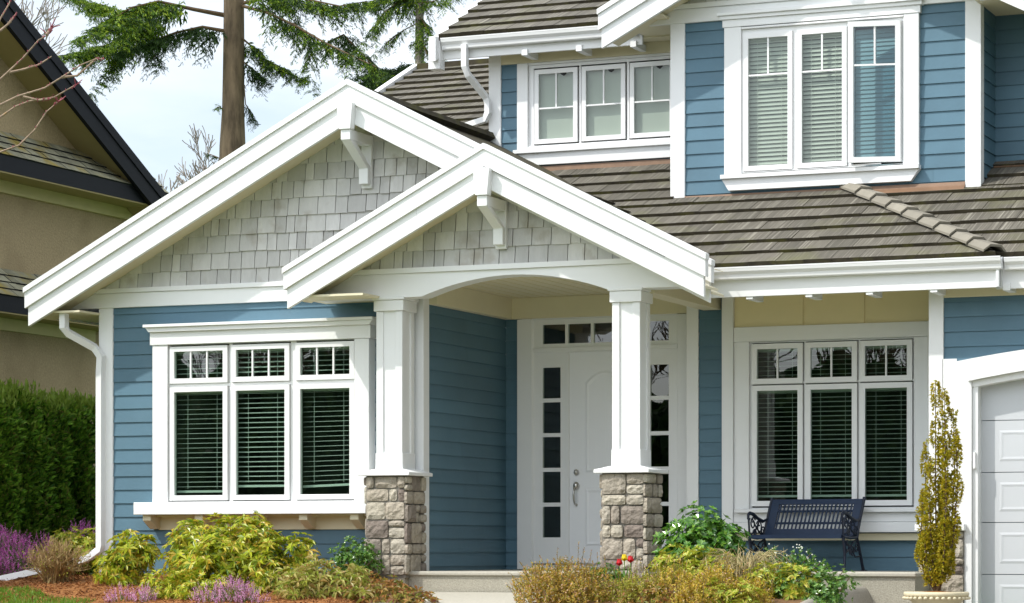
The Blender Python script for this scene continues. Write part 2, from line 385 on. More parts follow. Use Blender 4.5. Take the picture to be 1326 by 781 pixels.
def clip(poly, edges):
    """convex clip of 2-D poly by half planes (px,py,nx,ny): keep (p-P).n >= 0"""
    for px, py, nx, ny in edges:
        out = []; n = len(poly)
        for i in range(n):
            a = poly[i]; b = poly[(i+1) % n]
            da = (a[0]-px)*nx+(a[1]-py)*ny; db = (b[0]-px)*nx+(b[1]-py)*ny
            if da >= 0: out.append(a)
            if (da >= 0) != (db >= 0):
                t = da/(da-db); out.append((a[0]+(b[0]-a[0])*t, a[1]+(b[1]-a[1])*t))
        poly = out
        if len(poly) < 3: return []
    return poly
def half_planes(poly):
    """counter-clockwise convex polygon to half planes"""
    h = []
    for i in range(len(poly)):
        a = poly[i]; b = poly[(i+1) % len(poly)]
        h.append((a[0], a[1], -(b[1]-a[1]), b[0]-a[0]))
    return h

def siding(mb, A, B, z0, z1, holes=(), e=.164, t=.016, outward=None, zoff=0.03):
    """lap siding between plan points A and B (outward on the right-hand side of A->B)"""
    A = Vector((A[0], A[1], 0)); B = Vector((B[0], B[1], 0)); u = (B-A); Ln = u.length; u.normalize()
    n = Vector((u.y, -u.x, 0))
    k0 = math.floor((z0-zoff)/e)
    z = k0*e+zoff
    while z < z1-1e-4:
        a, b = max(z, z0), min(z+e, z1)
        zs = sorted({a, b}|{h[2] for h in holes if a < h[2] < b}|{h[3] for h in holes if a < h[3] < b})
        for za, zb in zip(zs[:-1], zs[1:]):
            segs = [(0, Ln)]
            for hx0, hx1, hz0, hz1 in holes:
                if hz0 < (za+zb)/2 < hz1:
                    ns = []
                    for s0, s1 in segs:
                        if hx0 > s0: ns.append((s0, min(s1, hx0)))
                        if hx1 < s1: ns.append((max(s0, hx1), s1))
                    segs = [q for q in ns if q[1]-q[0] > 1e-4]
            for s0, s1 in segs:
                bk_ = [A+u*s0-n*.006, A+u*s1-n*.006]
                mb.face([bk_[0]+Vector((0, 0, za-.002)), bk_[1]+Vector((0, 0, za-.002)), bk_[1]+Vector((0, 0, zb+.002)), bk_[0]+Vector((0, 0, zb+.002))])
                cuts = [s0]; x = s0+random.uniform(.8, 3.6)
                while x < s1-.3: cuts.append(x); x += 3.6
                cuts.append(s1)
                for c0, c1 in zip(cuts[:-1], cuts[1:]):
                    ta = t*(1-(za-z)/e)+.003; tb = t*(1-(zb-z)/e)+.003
                    g = .0012
                    P = [A+u*(c0+g)+n*ta, A+u*(c1-g)+n*ta, A+u*(c1-g)+n*tb, A+u*(c0+g)+n*tb]
                    vs = [P[0]+Vector((0,0,za)), P[1]+Vector((0,0,za)), P[2]+Vector((0,0,zb)), P[3]+Vector((0,0,zb)),
                          A+u*(c0+g)-n*.004+Vector((0,0,za)), A+u*(c1-g)-n*.004+Vector((0,0,za))]
                    mb.mesh(vs, [(0, 1, 2, 3), (4, 5, 1, 0)])
        z += e
def shingles(mb, y, poly, e=.20, zoff=0.0):
    hp = half_planes(poly)
    zmin = min(p[1] for p in poly); zmax = max(p[1] for p in poly); x0 = min(p[0] for p in poly); x1 = max(p[0] for p in poly)
    z = zmin
    while z < zmax:
        x = x0-random.uniform(0, .2)
        while x < x1:
            w = random.choice((.11, .13, .15, .17, .19, .22, .25))*random.uniform(.92, 1.08)
            dz = random.uniform(-.006, .006)
            q = clip([(x+.0045, z+dz), (x+w-.0045, z+dz), (x+w-.0045, z+e+.006), (x+.0045, z+e+.006)], hp)
            if q:
                t0 = random.uniform(.018, .028)
                fr = []
                for px, pz in q:
                    f = (pz-z)/e; fr.append((px, y-(t0*(1-f)+.003), pz))
                bk = [(p[0], y+.004, p[2]) for p in fr]; n = len(fr)
                mb.mesh(fr+bk, [tuple(range(n))]+[((i+1) % n, i, i+n, (i+1) % n+n) for i in range(n)])
            x += w
        z += e
def tiles(mb, O, U, V, poly, e=.35, w=.32, thick=.052, under=True, jit=.004):
    """concrete tiles on a roof plane: O eave origin, U along eave, V up the slope (unit), poly (u,v) ccw; material slots tile, moss"""
    O = Vector(O); U = Vector(U).normalized(); V = Vector(V).normalized(); Nn = U.cross(V)
    if Nn.z < 0: Nn = -Nn
    hp = half_planes(poly)
    u0 = min(p[0] for p in poly); u1 = max(p[0] for p in poly); v0 = min(p[1] for p in poly); v1 = max(p[1] for p in poly)
    k = 0; v = v0
    while v < v1:
        u = u0-(w/2 if k % 2 else 0)-random.uniform(0, .03)
        while u < u1:
            q = clip([(u+.002, v), (u+w-.002, v), (u+w-.002, v+e+.012), (u+.002, v+e+.012)], hp)
            if q:
                j = random.uniform(-jit, jit); top = []; bot = []
                for a, b in q:
                    h = thick*(1-.72*(b-v)/e)+.012+j
                    top.append(O+U*a+V*b+Nn*h); bot.append(O+U*a+V*b-Nn*.002)
                n = len(q)
                mb.cur = 0; mb.mesh(top, [tuple(range(n))])
                mb.cur = 1
                for i in range(n):
                    i2 = (i+1) % n; mb.face([top[i2], top[i], bot[i], bot[i2]])
            u += w
        v += e; k += 1
    if under:
        mb.cur = 1
        mb.prism([O+U*a+V*b for a, b in poly], -Nn*.004, -Nn*.05)
    mb.cur = 0

def gutter(mb, x0, x1, y, ztop, h=.13, d=.12):
    """ogee gutter along X, back at y, opening at the top"""
    pr = [(y, ztop-h), (y-d*.55, ztop-h), (y-d*.62, ztop-h*.92), (y-d*.68, ztop-h*.62), (y-d*.92, ztop-h*.36), (y-d*.98, ztop-h*.12), (y-d, ztop-h*.10), (y-d, ztop), (y-d*.9, ztop), (y-d*.88, ztop-h*.18), (y-.012, ztop-h*.2), (y, ztop)]
    mb.yz(pr, x0, x1)

def holes_plate(mb, x0, x1, z0, z1, holes, y, depth, side=True):
    """front sheet at y with rectangular holes; reveals run back by depth"""
    xs = sorted({x0, x1}|{h[0] for h in holes}|{h[1] for h in holes}); zs = sorted({z0, z1}|{h[2] for h in holes}|{h[3] for h in holes})
    for xa, xb in zip(xs[:-1], xs[1:]):
        for za, zb in zip(zs[:-1], zs[1:]):
            cx, cz = (xa+xb)/2, (za+zb)/2
            if any(h[0] < cx < h[1] and h[2] < cz < h[3] for h in holes): continue
            mb.face([(xa, y, za), (xb, y, za), (xb, y, zb), (xa, y, zb)])
    for a, b, c, d in holes:
        mb.face([(a, y, c), (a, y+depth, c), (b, y+depth, c), (b, y, c)][::-1])
        mb.face([(a, y, d), (b, y, d), (b, y+depth, d), (a, y+depth, d)][::-1])
        mb.face([(a, y, c), (a, y, d), (a, y+depth, d), (a, y+depth, c)][::-1])
        mb.face([(b, y, c), (b, y+depth, c), (b, y+depth, d), (b, y, d)][::-1])
    if side:
        mb.face([(x0, y, z0), (x0, y, z1), (x0, y+depth, z1), (x0, y+depth, z0)])
        mb.face([(x1, y, z0), (x1, y+depth, z0), (x1, y+depth, z1), (x1, y, z1)])
        mb.face([(x0, y, z0), (x0, y+depth, z0), (x1, y+depth, z0), (x1, y, z0)])
        mb.face([(x0, y, z1), (x1, y, z1), (x1, y+depth, z1), (x0, y+depth, z1)])

def ring(mb, x0, x1, z0, z1, w, y0, y1, wb=None, wt=None):
    """rectangular sash ring: outer rect, members mitred, front y0 back y1"""
    wb = wb or w; wt = wt or w
    a = [(x0, z0), (x1, z0), (x1, z1), (x0, z1)]; b = [(x0+w, z0+wb), (x1-w, z0+wb), (x1-w, z1-wt), (x0+w, z1-wt)]
    vs = [(p[0], y0, p[1]) for p in a]+[(p[0], y0, p[1]) for p in b]+[(p[0], y1, p[1]) for p in a]+[(p[0], y1, p[1]) for p in b]
    fs = []
    for i in range(4):
        j = (i+1) % 4
        fs += [(i, j, 4+j, 4+i), (8+j, 8+i, 12+i, 12+j), (j, i, 8+i, 8+j), (4+i, 4+j, 12+j, 12+i)]
    mb.mesh(vs, fs)

def add_sash(win, Y, g, cols=1, split=None, fr=.062, glass='glass', blind=None, muntin=.02):
    """g = glass rect (x0,x1,z0,z1). Adds sash, pane and blind as sub-parts of win"""
    x0, x1, z0, z1 = g
    s = MB(); ring(s, x0-fr, x1+fr, z0-fr, z1+fr, fr, Y-.012, Y+.05)
    ring(s, x0-.012, x1+.012, z0-.012, z1+.012, .0125, Y-.003, Y+.02)
    zc = split if split else z0
    if split: s.box(x0-.002, x1+.002, Y-.004, Y+.024, split-muntin/2, split+muntin/2)
    for k in range(1, cols):
        xx = x0+(x1-x0)*k/cols; s.box(xx-muntin/2, xx+muntin/2, Y-.002, Y+.022, (split+muntin/2 if split else z0)-.001, z1+.002)
    s.build('sash', M['vinyl'], win)
    p = MB(); p.face([(x0-.004, Y+.014, z0-.004), (x1+.004, Y+.014, z0-.004), (x1+.004, Y+.014, z1+.004), (x0-.004, Y+.014, z1+.004)]); p.build('pane', M[glass], win)
    if blind:
        b = MB(); tilt, pitch, zb, yb, mk, skew = blind
        z = z1-.03; hw = .025
        b.box(x0-.02, x1+.02, Y+yb-.025, Y+yb+.025, z1-.02, z1+.03)
        while z > zb+.03:
            c, s_ = math.cos(tilt)*hw, math.sin(tilt)*hw; j = random.uniform(-.002, .002)
            k = skew*(z1-z)/(z1-z0)
            b.prism([(x0-.02, Y+yb-c, z-s_+j), (x0-.02, Y+yb+c, z+s_+j), (x0-.02, Y+yb+c, z+s_+.003+j), (x0-.02, Y+yb-c, z-s_+.003+j)], (0, 0, -k), (x1-x0+.04, 0, k)) if skew else \
            b.yz([(Y+yb-c, z-s_+j), (Y+yb+c, z+s_+j), (Y+yb+c, z+s_+.003+j), (Y+yb-c, z-s_+.003+j)], x0-.02, x1+.02)
            z -= pitch
        b.prism([(x0-.02, Y+yb-.026, z-.012), (x0-.02, Y+yb+.026, z-.012), (x0-.02, Y+yb+.026, z+.014), (x0-.02, Y+yb-.026, z+.014)], (0, 0, -skew), (x1-x0+.04, 0, skew))
        for q in (.2, .8):
            xx = x0+(x1-x0)*q; b.box(xx-.002, xx+.002, Y+yb-.028, Y+yb-.026, zb+.03, z1)
        b.build('blind', M[mk], win)

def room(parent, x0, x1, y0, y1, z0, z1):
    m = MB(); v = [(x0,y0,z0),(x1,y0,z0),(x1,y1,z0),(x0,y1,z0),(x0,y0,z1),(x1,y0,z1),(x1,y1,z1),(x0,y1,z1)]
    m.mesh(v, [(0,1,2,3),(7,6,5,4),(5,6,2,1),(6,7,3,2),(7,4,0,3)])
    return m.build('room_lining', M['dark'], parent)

# ------------------------------------------------------------------ photo survey: a picture point at a known depth -> world
def at(px, py, Y):
    u = (px-663)/FPX; c, s = math.cos(TH), math.sin(TH)
    zc = (Y-CY)/(c+u*s); xc = u*zc
    return Vector((CX+xc*c-zc*s, Y, CZ-(py-712)/FPX*zc))

# ================================================================== GROUND
def smooth(a, b, x):
    t = min(1, max(0, (x-a)/(b-a))); return t*t*(3-2*t)
def gh(x, y):
    if y > .5: l = .14
    elif y > -3: l = .14-(.5-y)/3.5*.39
    elif y > -26: l = -.25-(-3-y)/23*.9
    else: l = -1.15
    if y > 0: r = -.36
    elif y > -26: r = -.36+y/26*.79
    else: r = -1.15
    mid = min(l, -.06+.065*max(y, -3))
    w1 = smooth(-2.9, -2.5, x); w2 = smooth(-.75, -.2, x)
    a = l*(1-w1)+mid*w1 if y > -3 else l
    if y > -3: a = a*(1-w2)+min(l, .02)*w2
    w3 = smooth(2.52, 2.72, x)
    h = a*(1-w3)+r*w3
    if y < -34: h -= 0
    return h
def sheet(name, xs, ys, m, dz=0, kind='structure'):
    b = MB(); nx, ny = len(xs), len(ys)
    vs = [(x, y, gh(x, y)+dz) for y in ys for x in xs]
    b.mesh(vs, [(j*nx+i, j*nx+i+1, (j+1)*nx+i+1, (j+1)*nx+i) for j in range(ny-1) for i in range(nx-1)])
    return tag(b.build(name, m, smooth=True), kind=kind)
def fr(a, b, st):
    n = max(1, int(round((b-a)/st))); return [a+(b-a)*i/n for i in range(n+1)]
gx = [-600, -200, -90, -50, -30]+fr(-20, -9, 1)+fr(-8.9, 4.5, .12)+fr(5, 20, 1)+[30, 50, 90, 200, 600]
gy = [-600, -200, -90, -60, -45]+fr(-36, -8, 1)+fr(-7, 1.2, .12)+fr(2, 20, 2)+[40, 90, 200, 700]
sheet('ground', gx, gy, M['lawn'])
sheet('driveway', fr(2.49, 2.85, .03)+fr(3.1, 9.2, .3), fr(-26, -4, .4)+fr(-3.88, .9, .12), M['drive'], .03)
sheet('road', [-200, -60]+fr(-30, 30, 3)+[60, 200], fr(-36, -26.4, 1.2), M['asphalt'], .006)
sheet('planting_bed', fr(-8.6, -2.5, .12), fr(-2.7, .45, .12), M['mulch'], .014)
sheet('planting_bed', fr(-.7, 2.5, .12), fr(-3.0, 0, .12), M['soil'], .014)
m = MB()
m.mesh([(x, y, (-.03+.065*y if y > -3.1 else gh(-1.5, y)+.03)-(0 if k else .25)) for k in (0, 1) for y in (-8, -3.1, -.004) for x in (-2.42, -.62)],
       [(6, 7, 9, 8), (8, 9, 11, 10), (0, 6, 8, 2), (2, 8, 10, 4), (1, 3, 9, 7), (3, 5, 11, 9), (0, 1, 7, 6)])
tag(m.build('entry_path', M['slabtop']), kind='structure')

# ================================================================== HOUSE
house = tag(empty('house', (-2, 1, 0)), 'two-storey blue lap-sided house with white trim, two front gables and stone-based porch columns', 'house')
S = .512
YW = .45                                        # wing front wall
# ---- walls
w = MB(); siding(w, (-6.86, YW), (-2.90, YW), .10, 3.41, holes=[(.62, 3.5, .80, 3.0)]); w.build('wing_front_wall', M['siding'], house)
w = MB(); siding(w, (-7.03, 9), (-7.03, YW+.1), .10, 3.3); w.build('wing_outer_wall', M['siding'], house)
w = MB(); siding(w, (-2.725, YW+.1), (-2.725, 2.9), .20, 3.40, zoff=.09); w.build('porch_side_wall', M['siding'], house)
w = MB(); siding(w, (-2.72, 2.9), (-2.5, 2.9), .2, 3.4, zoff=.09); w.build('porch_back_wall', M['siding'], house)
w = MB(); siding(w, (-.12, 2.6), (.29, 2.6), .2, 3.4, zoff=.09); siding(w, (.25, 2.6), (3.06, 2.6), .2, .66, zoff=.04)
w.build('recess_wall', M['siding'], house)
w = MB(); siding(w, (3.2, 1.3), (9.0, 1.3), -.4, 3.25, holes=[(.3, 5.6, -.5, 2.45)], zoff=.06); w.box(3.05, 3.2, 1.32, 2.6, -.3, 3.4)
siding(w, (9.0, 1.3), (9.0, 9), -.4, 3.25)
w.build('garage_wall', M['siding'], house)
w = MB(); siding(w, (-3.29, 4.1), (-.5, 4.1), 4.55, 6.72, holes=[(.40, 2.86, 5.55, 6.7)], zoff=.115)
siding(w, (-3.44, 9), (-3.44, 4.15), 5.2, 6.9); w.build('dormer_wall', M['siding'], house)
w = MB(); siding(w, (-.37, 2.9), (3.08, 2.9), 4.6, 6.82, holes=[(.72, 2.72, 4.95, 6.65)], zoff=.135)
siding(w, (3.235, 2.95), (3.235, 3.66), 4.7, 7.0, zoff=.02); siding(w, (-.53, 4.1), (-.53, 2.95), 4.6, 6.9)
w.build('bay_wall', M['siding'], house)
w = MB(); siding(w, (3.24, 3.65), (9, 3.65), 4.7, 7.0, zoff=.02); siding(w, (9, 3.65), (9, 9), 3.2, 7.0); w.build('upper_wall', M['siding'], house)
w = MB(); siding(w, (9, 9), (-3.4, 9), 0, 6.9); siding(w, (-3.4, 9), (-7.03, 9), 0, 3.3); w.build('rear_wall', M['siding'], house)

# ---- vertical corner boards
t = MB()
t.box(-7.055, -6.86, YW-.035, YW+.12, .08, 3.40)
t.box(-2.93, -2.70, YW-.032, YW+.13, .2, 3.40)
t.box(3.045, 3.21, 1.262, 1.40, .66, 3.36)
t.box(-3.455, -3.285, 4.062, 4.2, 4.9, 6.84)
t.box(-.545, -.36, 2.862, 3.0, 4.66, 6.83)
t.box(3.07, 3.255, 2.862, 3.02, 4.60, 6.83)
t.box(-.235, -.085, 2.565, 2.66, .21, 3.42)
t.each('corner_board', M['white'], house, bevel=.004)

# ---- gables
def gable(parts, xc, zc, xl, xr, yF, yW, s=S, names=True):
    zt = lambda x: zc-s*abs(x-xc)
    for xe in (xl, xr):
        b = MB()
        sg = 1 if xe < xc else -1
        def band(o0, o1, y0, y1, ins=0.0):
            x = xe+sg*ins
            if o0 < 0: b.xz([(x, zt(x)-o0), (xc, zc-o0), (xc, zc-o1), (x, zt(x)-o1)], y0, y1); return
            xj = x+(xc-x)*(.47 if o0 < .1 else .66)
            for xa_, xb_ in ((x, xj-sg*.0012), (xj+sg*.0012, xc)):
                b.xz([(xa_, zt(xa_)-o0), (xb_, zt(xb_)-o0), (xb_, zt(xb_)-o1), (xa_, zt(xa_)-o1)], y0, y1)
        band(-.028, .035, yF-.022, yF+.10, -.006)
        band(.036, .225, yF, yF+.099, .004)
        band(.226, .455, yF+.034, yF+.09, .035)
        b.build('bargeboard', M['white'], house)
    for xe in (xl, xr):
        so_ = MB()
        sg = 1 if xe < xc else -1
        x = xe+sg*.06
        so_.cur = 0
        so_.xz([(x, zt(x)-.36), (xc, zc-.36), (xc, zc-.335), (x, zt(x)-.335)], yF+.092, yW+.02)
        so_.cur = 1
        n = int(abs(xc-x)/.145)
        for i in range(1, n):
            xx = x+sg*i*.145; z = zt(xx)-.363
            so_.xz([(xx-.012, z-s*.012*sg), (xx+.012, z+s*.012*sg), (xx+.012, z+s*.012*sg+.004), (xx-.012, z-s*.012*sg+.004)], yF+.125, yF+.15)
        so_.build('rake_soffit', [M['cream'], M['black']], house)
    return zt
def bracket(xc, zkey, zpost, yF, yW, wd=.12):
    b = MB()
    b.xz([(xc-.10, zkey), (xc+.10, zkey), (xc+.072, zkey-.30), (xc-.072, zkey-.30)], yF-.075, yF+.04)      # keystone cap
    b.box(xc-.06, xc+.06, yF-.05, yW-.0, zkey-.42, zkey-.302)                                             # arm
    b.box(xc-.065, xc+.065, yW-.075, yW-.02, zpost, zkey-.30)                                             # wall post
    b.yz([(yF-.04, zkey-.421), (yF+.10, zkey-.421), (yW-.02, zpost+.20), (yW-.02, zpost+.04), (yW-.155, zpost+.04), (yW-.155, zpost+.22)], xc-.0585, xc+.0585)
    b.build('gable_bracket', M['white'], house, bevel=.004)
# big wing gable
ZW, XW = 5.825, -3.40
gable(None, XW, ZW, -7.755, 1.0, -.15, YW-.02)
m = MB(); shingles(m, YW-.03, [(-7.3, 3.60), (.6, 3.60), (XW, ZW-.34)], zoff=0)
m.build('wing_gable_shingles', M['shingle'], house)
bracket(-3.40, 5.57, 4.66, -.15, YW-.03)
t = MB(); t.box(-7.52, -2.6, YW-.055, YW, 3.39, 3.565); t.box(-7.40, -2.6, YW-.085, YW-.002, 3.567, 3.622)
t.each('frieze_board', M['white'], house, bevel=.004)
# small porch gable
ZP, XP = 4.925, -1.52
gable(None, XP, ZP, -4.02, 1.07, -.55, .02)
m = MB(); shingles(m, .0, [(-3.75, 3.66), (.72, 3.66), (XP, ZP-.34)])
m.build('porch_gable_shingles', M['shingle'], house)
bracket(-1.52, 4.67, 3.83, -.55, .0)
# porch beam with arched underside
t = MB(); xa, xb = -2.52, -.26
pts = [(-3.86, 3.33), (xa, 3.335)]
for i in range(1, 20):
    q = i/20; pts.append((xa+(xb-xa)*q, 3.335+.205*(1-(2*q-1)**2)))
pts += [(xb, 3.335), (.84, 3.33), (.84, 3.60), (-3.86, 3.60)]
# build arch as strips (non-convex outline)
bot = pts[:-2]
for (x0, z0), (x1, z1) in zip(bot[:-1], bot[1:]):
    t.xz([(x0, z0), (x1, z1), (x1, 3.605), (x0, 3.605)], -.03, .24)
t.box(-3.80, .78, -.062, -.005, 3.607, 3.665)
t.build('porch_beam', M['white'], house)
# ---- roofs
cs = math.hypot(1, S); Vl = Vector((1, 0, S))/cs; Vr = Vector((-1, 0, S))/cs
m = MB()
tiles(m, (-7.74, 5.6, ZW-S*4.34-.03), (0, -1, 0), Vl, [(0, 0), (5.69, 0), (5.69, 4.36*cs), (0, 4.36*cs)])
tiles(m, (1.0, -.53, ZW-S*4.4-.115), (0, 1, 0), Vr, [(0, .38*cs), (1.25, .38*cs), (1.35, .45*cs), (4.63, 1.6*cs), (6.1, 4.42*cs), (.40, 4.42*cs), (.40, 2.52*cs), (0, 2.52*cs)])
tiles(m, (-4.0, .42, ZP-S*2.48-.045), (0, -1, 0), Vl, [(0, 0), (.95, 0), (.95, 2.49*cs), (0, 2.49*cs)])
m.build('gable_roof', [M['tile'], M['moss_shadow']], house)
Vf = Vector((0, 1, .51)).normalized(); cf = math.hypot(1, .51)
m = MB()
# pent roof: u = x, v measured up the slope from the eave at Y=.8
def uv(x, y, y0): return (x, (y-y0)*cf)
tiles(m, (0, .80, 3.60), (1, 0, 0), Vf, [uv(.55, .80, .8), uv(3.9, .80, .8), uv(1.78, 2.9, .8), uv(-1.75, 2.9, .8)])
tiles(m, (0, .80, 3.60), (1, 0, 0), Vf, [uv(-1.75, 2.86, .8), uv(-.5, 2.86, .8), uv(-.5, 4.1, .8), uv(-3.0, 4.1, .8)], under=False)
m.build('entry_roof', [M['tile'], M['moss_shadow']], house)
m = MB()
tiles(m, (0, .93, 3.60), (1, 0, 0), Vf, [uv(3.88, .93, .93), uv(9.3, .93, .93), uv(9.3, 2.93, .93), uv(1.84, 2.93, .93)])
tiles(m, (0, .93, 3.60), (1, 0, 0), Vf, [uv(3.2, 2.9, .93), uv(9.3, 2.9, .93), uv(9.3, 3.66, .93), uv(3.2, 3.66, .93)], under=False)
m.build('garage_roof', [M['tile'], M['moss_shadow']], house)
# hip ridge tiles
m = MB(); A = Vector((1.66, 2.93, 3.60+.51*2.13)); B = Vector((3.86, .83, 3.615)); d = B-A; n = 9
ax = d.normalized(); sd = ax.cross(Vector((0, 0, 1))).normalized(); up = sd.cross(ax)
if up.z < 0: up = -up
for i in range(n):
    p0 = A+d*(i/n)-ax*.03; p1 = A+d*((i+1)/n)+ax*.015
    a = [p0-sd*.115+up*.045, p0-sd*.055+up*.098, p0+sd*.055+up*.098, p0+sd*.115+up*.045]
    b = [p1-sd*.14+up*.070, p1-sd*.068+up*.132, p1+sd*.068+up*.132, p1+sd*.14+up*.070]
    vs = a+b+[v-up*.022 for v in a]+[v-up*.026 for v in b]
    m.mesh(vs, [(0,1,5,4),(1,2,6,5),(2,3,7,6),(4,5,13,12),(5,6,14,13),(6,7,15,14),(0,4,12,8),(3,11,15,7),(8,12,13,9),(9,13,14,10),(10,14,15,11)])
m.build('hip_ridge', M['ridge'], house)
# main roof behind the wing, upper roofs
m = MB(); sm = .45; cm_ = math.hypot(1, sm); Vm = Vector((0, 1, sm)).normalized()
tiles(m, (0, 3.3, 6.03-1.7*sm), (1, 0, 0), Vm, [(-6.42, 0), (-3.3, 0), (-3.3, 5.05*cm_), (-6.42, 5.05*cm_)], e=.33)
tiles(m, (0, 13.4, 6.03-1.7*sm), (-1, 0, 0), Vector((0, -1, sm)).normalized(), [(3.3, 0), (6.42, 0), (6.42, 5.05*cm_), (3.3, 5.05*cm_)], e=.33)
m.cur = 1; m.box(-6.42, -3.3, 8.25, 8.45, 7.53, 7.62)
m.build('main_roof', [M['tile'], M['moss_shadow']], house)
t = MB(); zr = lambda y: 6.03+sm*(y-5)
t.yz([(3.3, zr(3.3)-.2), (8.35, zr(8.35)-.2), (8.35, zr(8.35)+.10), (3.3, zr(3.3)+.10)], -6.53, -6.43)
t.yz([(3.50, 6.70), (8.2, 7.0+.51*4.6-.3), (8.2, 7.0+.51*4.6+.07), (3.60, 7.02), (3.50, 7.02)], -4.05, -3.95)
t.box(-4.10, -3.94, 3.60, 3.76, 6.62, 6.98)
t.each('rake_board', M['white'], house, bevel=.004)
m = MB()
tiles(m, (0, 3.60, 7.0), (1, 0, 0), Vf, [(-3.95, 0), (1.36, 0), (1.36, 4.6*cf), (-3.95, 4.6*cf)])
tiles(m, (0, 2.6, 7.0), (1, 0, 0), Vf, [(3.5, 0), (9.3, 0), (9.3, 5.6*cf), (3.5, 5.6*cf)])
tiles(m, (0, 12.8, 7.0), (-1, 0, 0), Vector((0, -1, .51)).normalized(), [(-9.3, 0), (3.95, 0), (3.95, 4.6*cf), (-9.3, 4.6*cf)])
m.build('upper_roof', [M['tile'], M['moss_shadow']], house)
# upper bay gable
XB, ZB = 1.36, 8.275
gable(None, XB, ZB, -1.285, 4.0, 2.35, 2.88)
m = MB(); shingles(m, 2.88, [(-1.0, 7.02), (3.7, 7.02), (XB, ZB-.34)]); m.build('bay_gable_shingles', M['shingle'], house)
bracket(XB, 8.02, 7.15, 2.35, 2.88)
m = MB()
tiles(m, (-1.27, 6.0, ZB-S*2.63), (0, -1, 0), Vl, [(0, 0), (3.62, 0), (3.62, 2.64*cs), (0, 2.64*cs)])
tiles(m, (3.99, 2.38, ZB-S*2.63), (0, 1, 0), Vr, [(0, 0), (3.62, 0), (3.62, 2.64*cs), (0, 2.64*cs)])
m.build('bay_gable_roof', [M['tile'], M['moss_shadow']], house)
t = MB(); t.box(-1.15, 3.8, 2.845, 2.9, 6.80, 6.965); t.box(-1.05, 3.7, 2.815, 2.898, 6.967, 7.025)
t.each('frieze_board', M['white'], house, bevel=.004)
# ---- soffits, fascias, gutters
t = MB()
t.box(-2.70, .7, .24, 2.88, 3.56, 3.59)             # porch ceiling
t.box(.26, 3.2, .897, 2.6, 3.452, 3.474)              # recess ceiling
t.box(3.2, 9.2, 1.017, 1.3, 3.395, 3.42)
t.box(-3.95, -3.05, -.46, .40, 3.335, 3.36)
t.box(-7.66, -7.04, -.05, 8.8, 3.31, 3.335)
t.box(-3.95, -.53, 3.763, 4.1, 6.84, 6.865)
t.box(3.24, 9.2, 2.633, 3.66, 6.75, 6.78)
t.box(-1.2, -.55, 2.45, 4.1, 6.86, 6.885)
t.each('soffit', M['cream'], house)
t = MB()
for k in range(22): t.box(-2.68+k*.167, -2.674+k*.167, .25, 2.87, 3.5565, 3.5605)   # beadboard grooves of the porch ceiling
t.build('ceiling_groove', M['band'], house)
t = MB()
t.box(-2.71, -2.60, .58, 2.86, 3.30, 3.559); t.box(-2.60, 0.0, 2.80, 2.895, 3.30, 3.559)    # crown boards
t.box(-.02, .20, .25, 2.56, 3.30, 3.559)                                                    # beam from column to wall
t.box(.60, .66, .02, .86, 3.335, 3.42)
t.each('porch_trim', M['cream'], house, bevel=.004)
t = MB()
t.box(.62, 3.93, .86, .895, 3.28, 3.58); t.box(3.86, 9.2, .98, 1.015, 3.27, 3.56); t.box(3.90, 3.93, .80, 1.0, 3.28, 3.50)
t.box(-3.94, -1.22, 3.725, 3.76, 6.755, 6.97)
t.box(3.3, 9.2, 2.60, 2.63, 6.74, 7.0)
t.box(-7.70, -7.66, -.05, 8.8, 3.29, 3.56)
t.each('fascia', M['white'], house, bevel=.003)
g = MB(); gutter(g, .63, 3.96, .86, 3.605, .135, .125); gutter(g, 3.97, 9.25, .978, 3.60, .135, .125); g.build('gutter', M['vinyl'], house)
g = MB(); gutter(g, -3.93, -1.29, 3.724, 7.01, .145, .13); g.build('gutter', M['vinyl'], house)
g = MB(); g.box(-7.82, -7.705, -.02, 8.8, 3.40, 3.53); g.build('gutter', M['vinyl'], house)
for xx, y0, zz in ((1.10, .97, 3.30), (1.79, .97, 3.30), (2.48, .97, 3.30), (3.20, .97, 3.30), (3.98, 1.05, 3.30), (4.7, 1.05, 3.30), (-2.80, 3.79, 6.775), (-2.06, 3.79, 6.775), (-1.33, 3.79, 6.775)):
    b = MB(); b.box(xx-.04, xx+.04, y0-.10, y0+.3, zz-.05, zz+.03); b.build('rafter_block', M['white'], house, bevel=.003)
# cream boards high on the walls under the eaves
t = MB()
t.box(-3.28, -.55, 4.055, 4.1, 6.695, 6.84)
t.box(3.215, 9.0, 1.255, 1.30, 3.225, 3.394)
t.each('frieze_board', M['cream'], house, bevel=.003)
# flashing
f = MB()
f.yz([(2.80, 4.600), (2.872, 4.66), (2.872, 4.712), (2.862, 4.712), (2.85, 4.668), (2.78, 4.615)], -.36, 3.07)
f.yz([(4.0, 5.215), (4.072, 5.28), (4.072, 5.36), (4.06, 5.36), (4.05, 5.29), (3.98, 5.235)], -2.9, -.55)
f.yz([(2.55, 4.49), (2.75, 4.59), (2.75, 4.612), (2.55, 4.512)], -.60, -.37)
f.yz([(3.50, 4.92), (3.62, 4.98), (3.62, 5.02), (3.60, 5.02), (3.48, 4.945)], 3.26, 9)
f.build('wall_flashing', M['flash'], house)
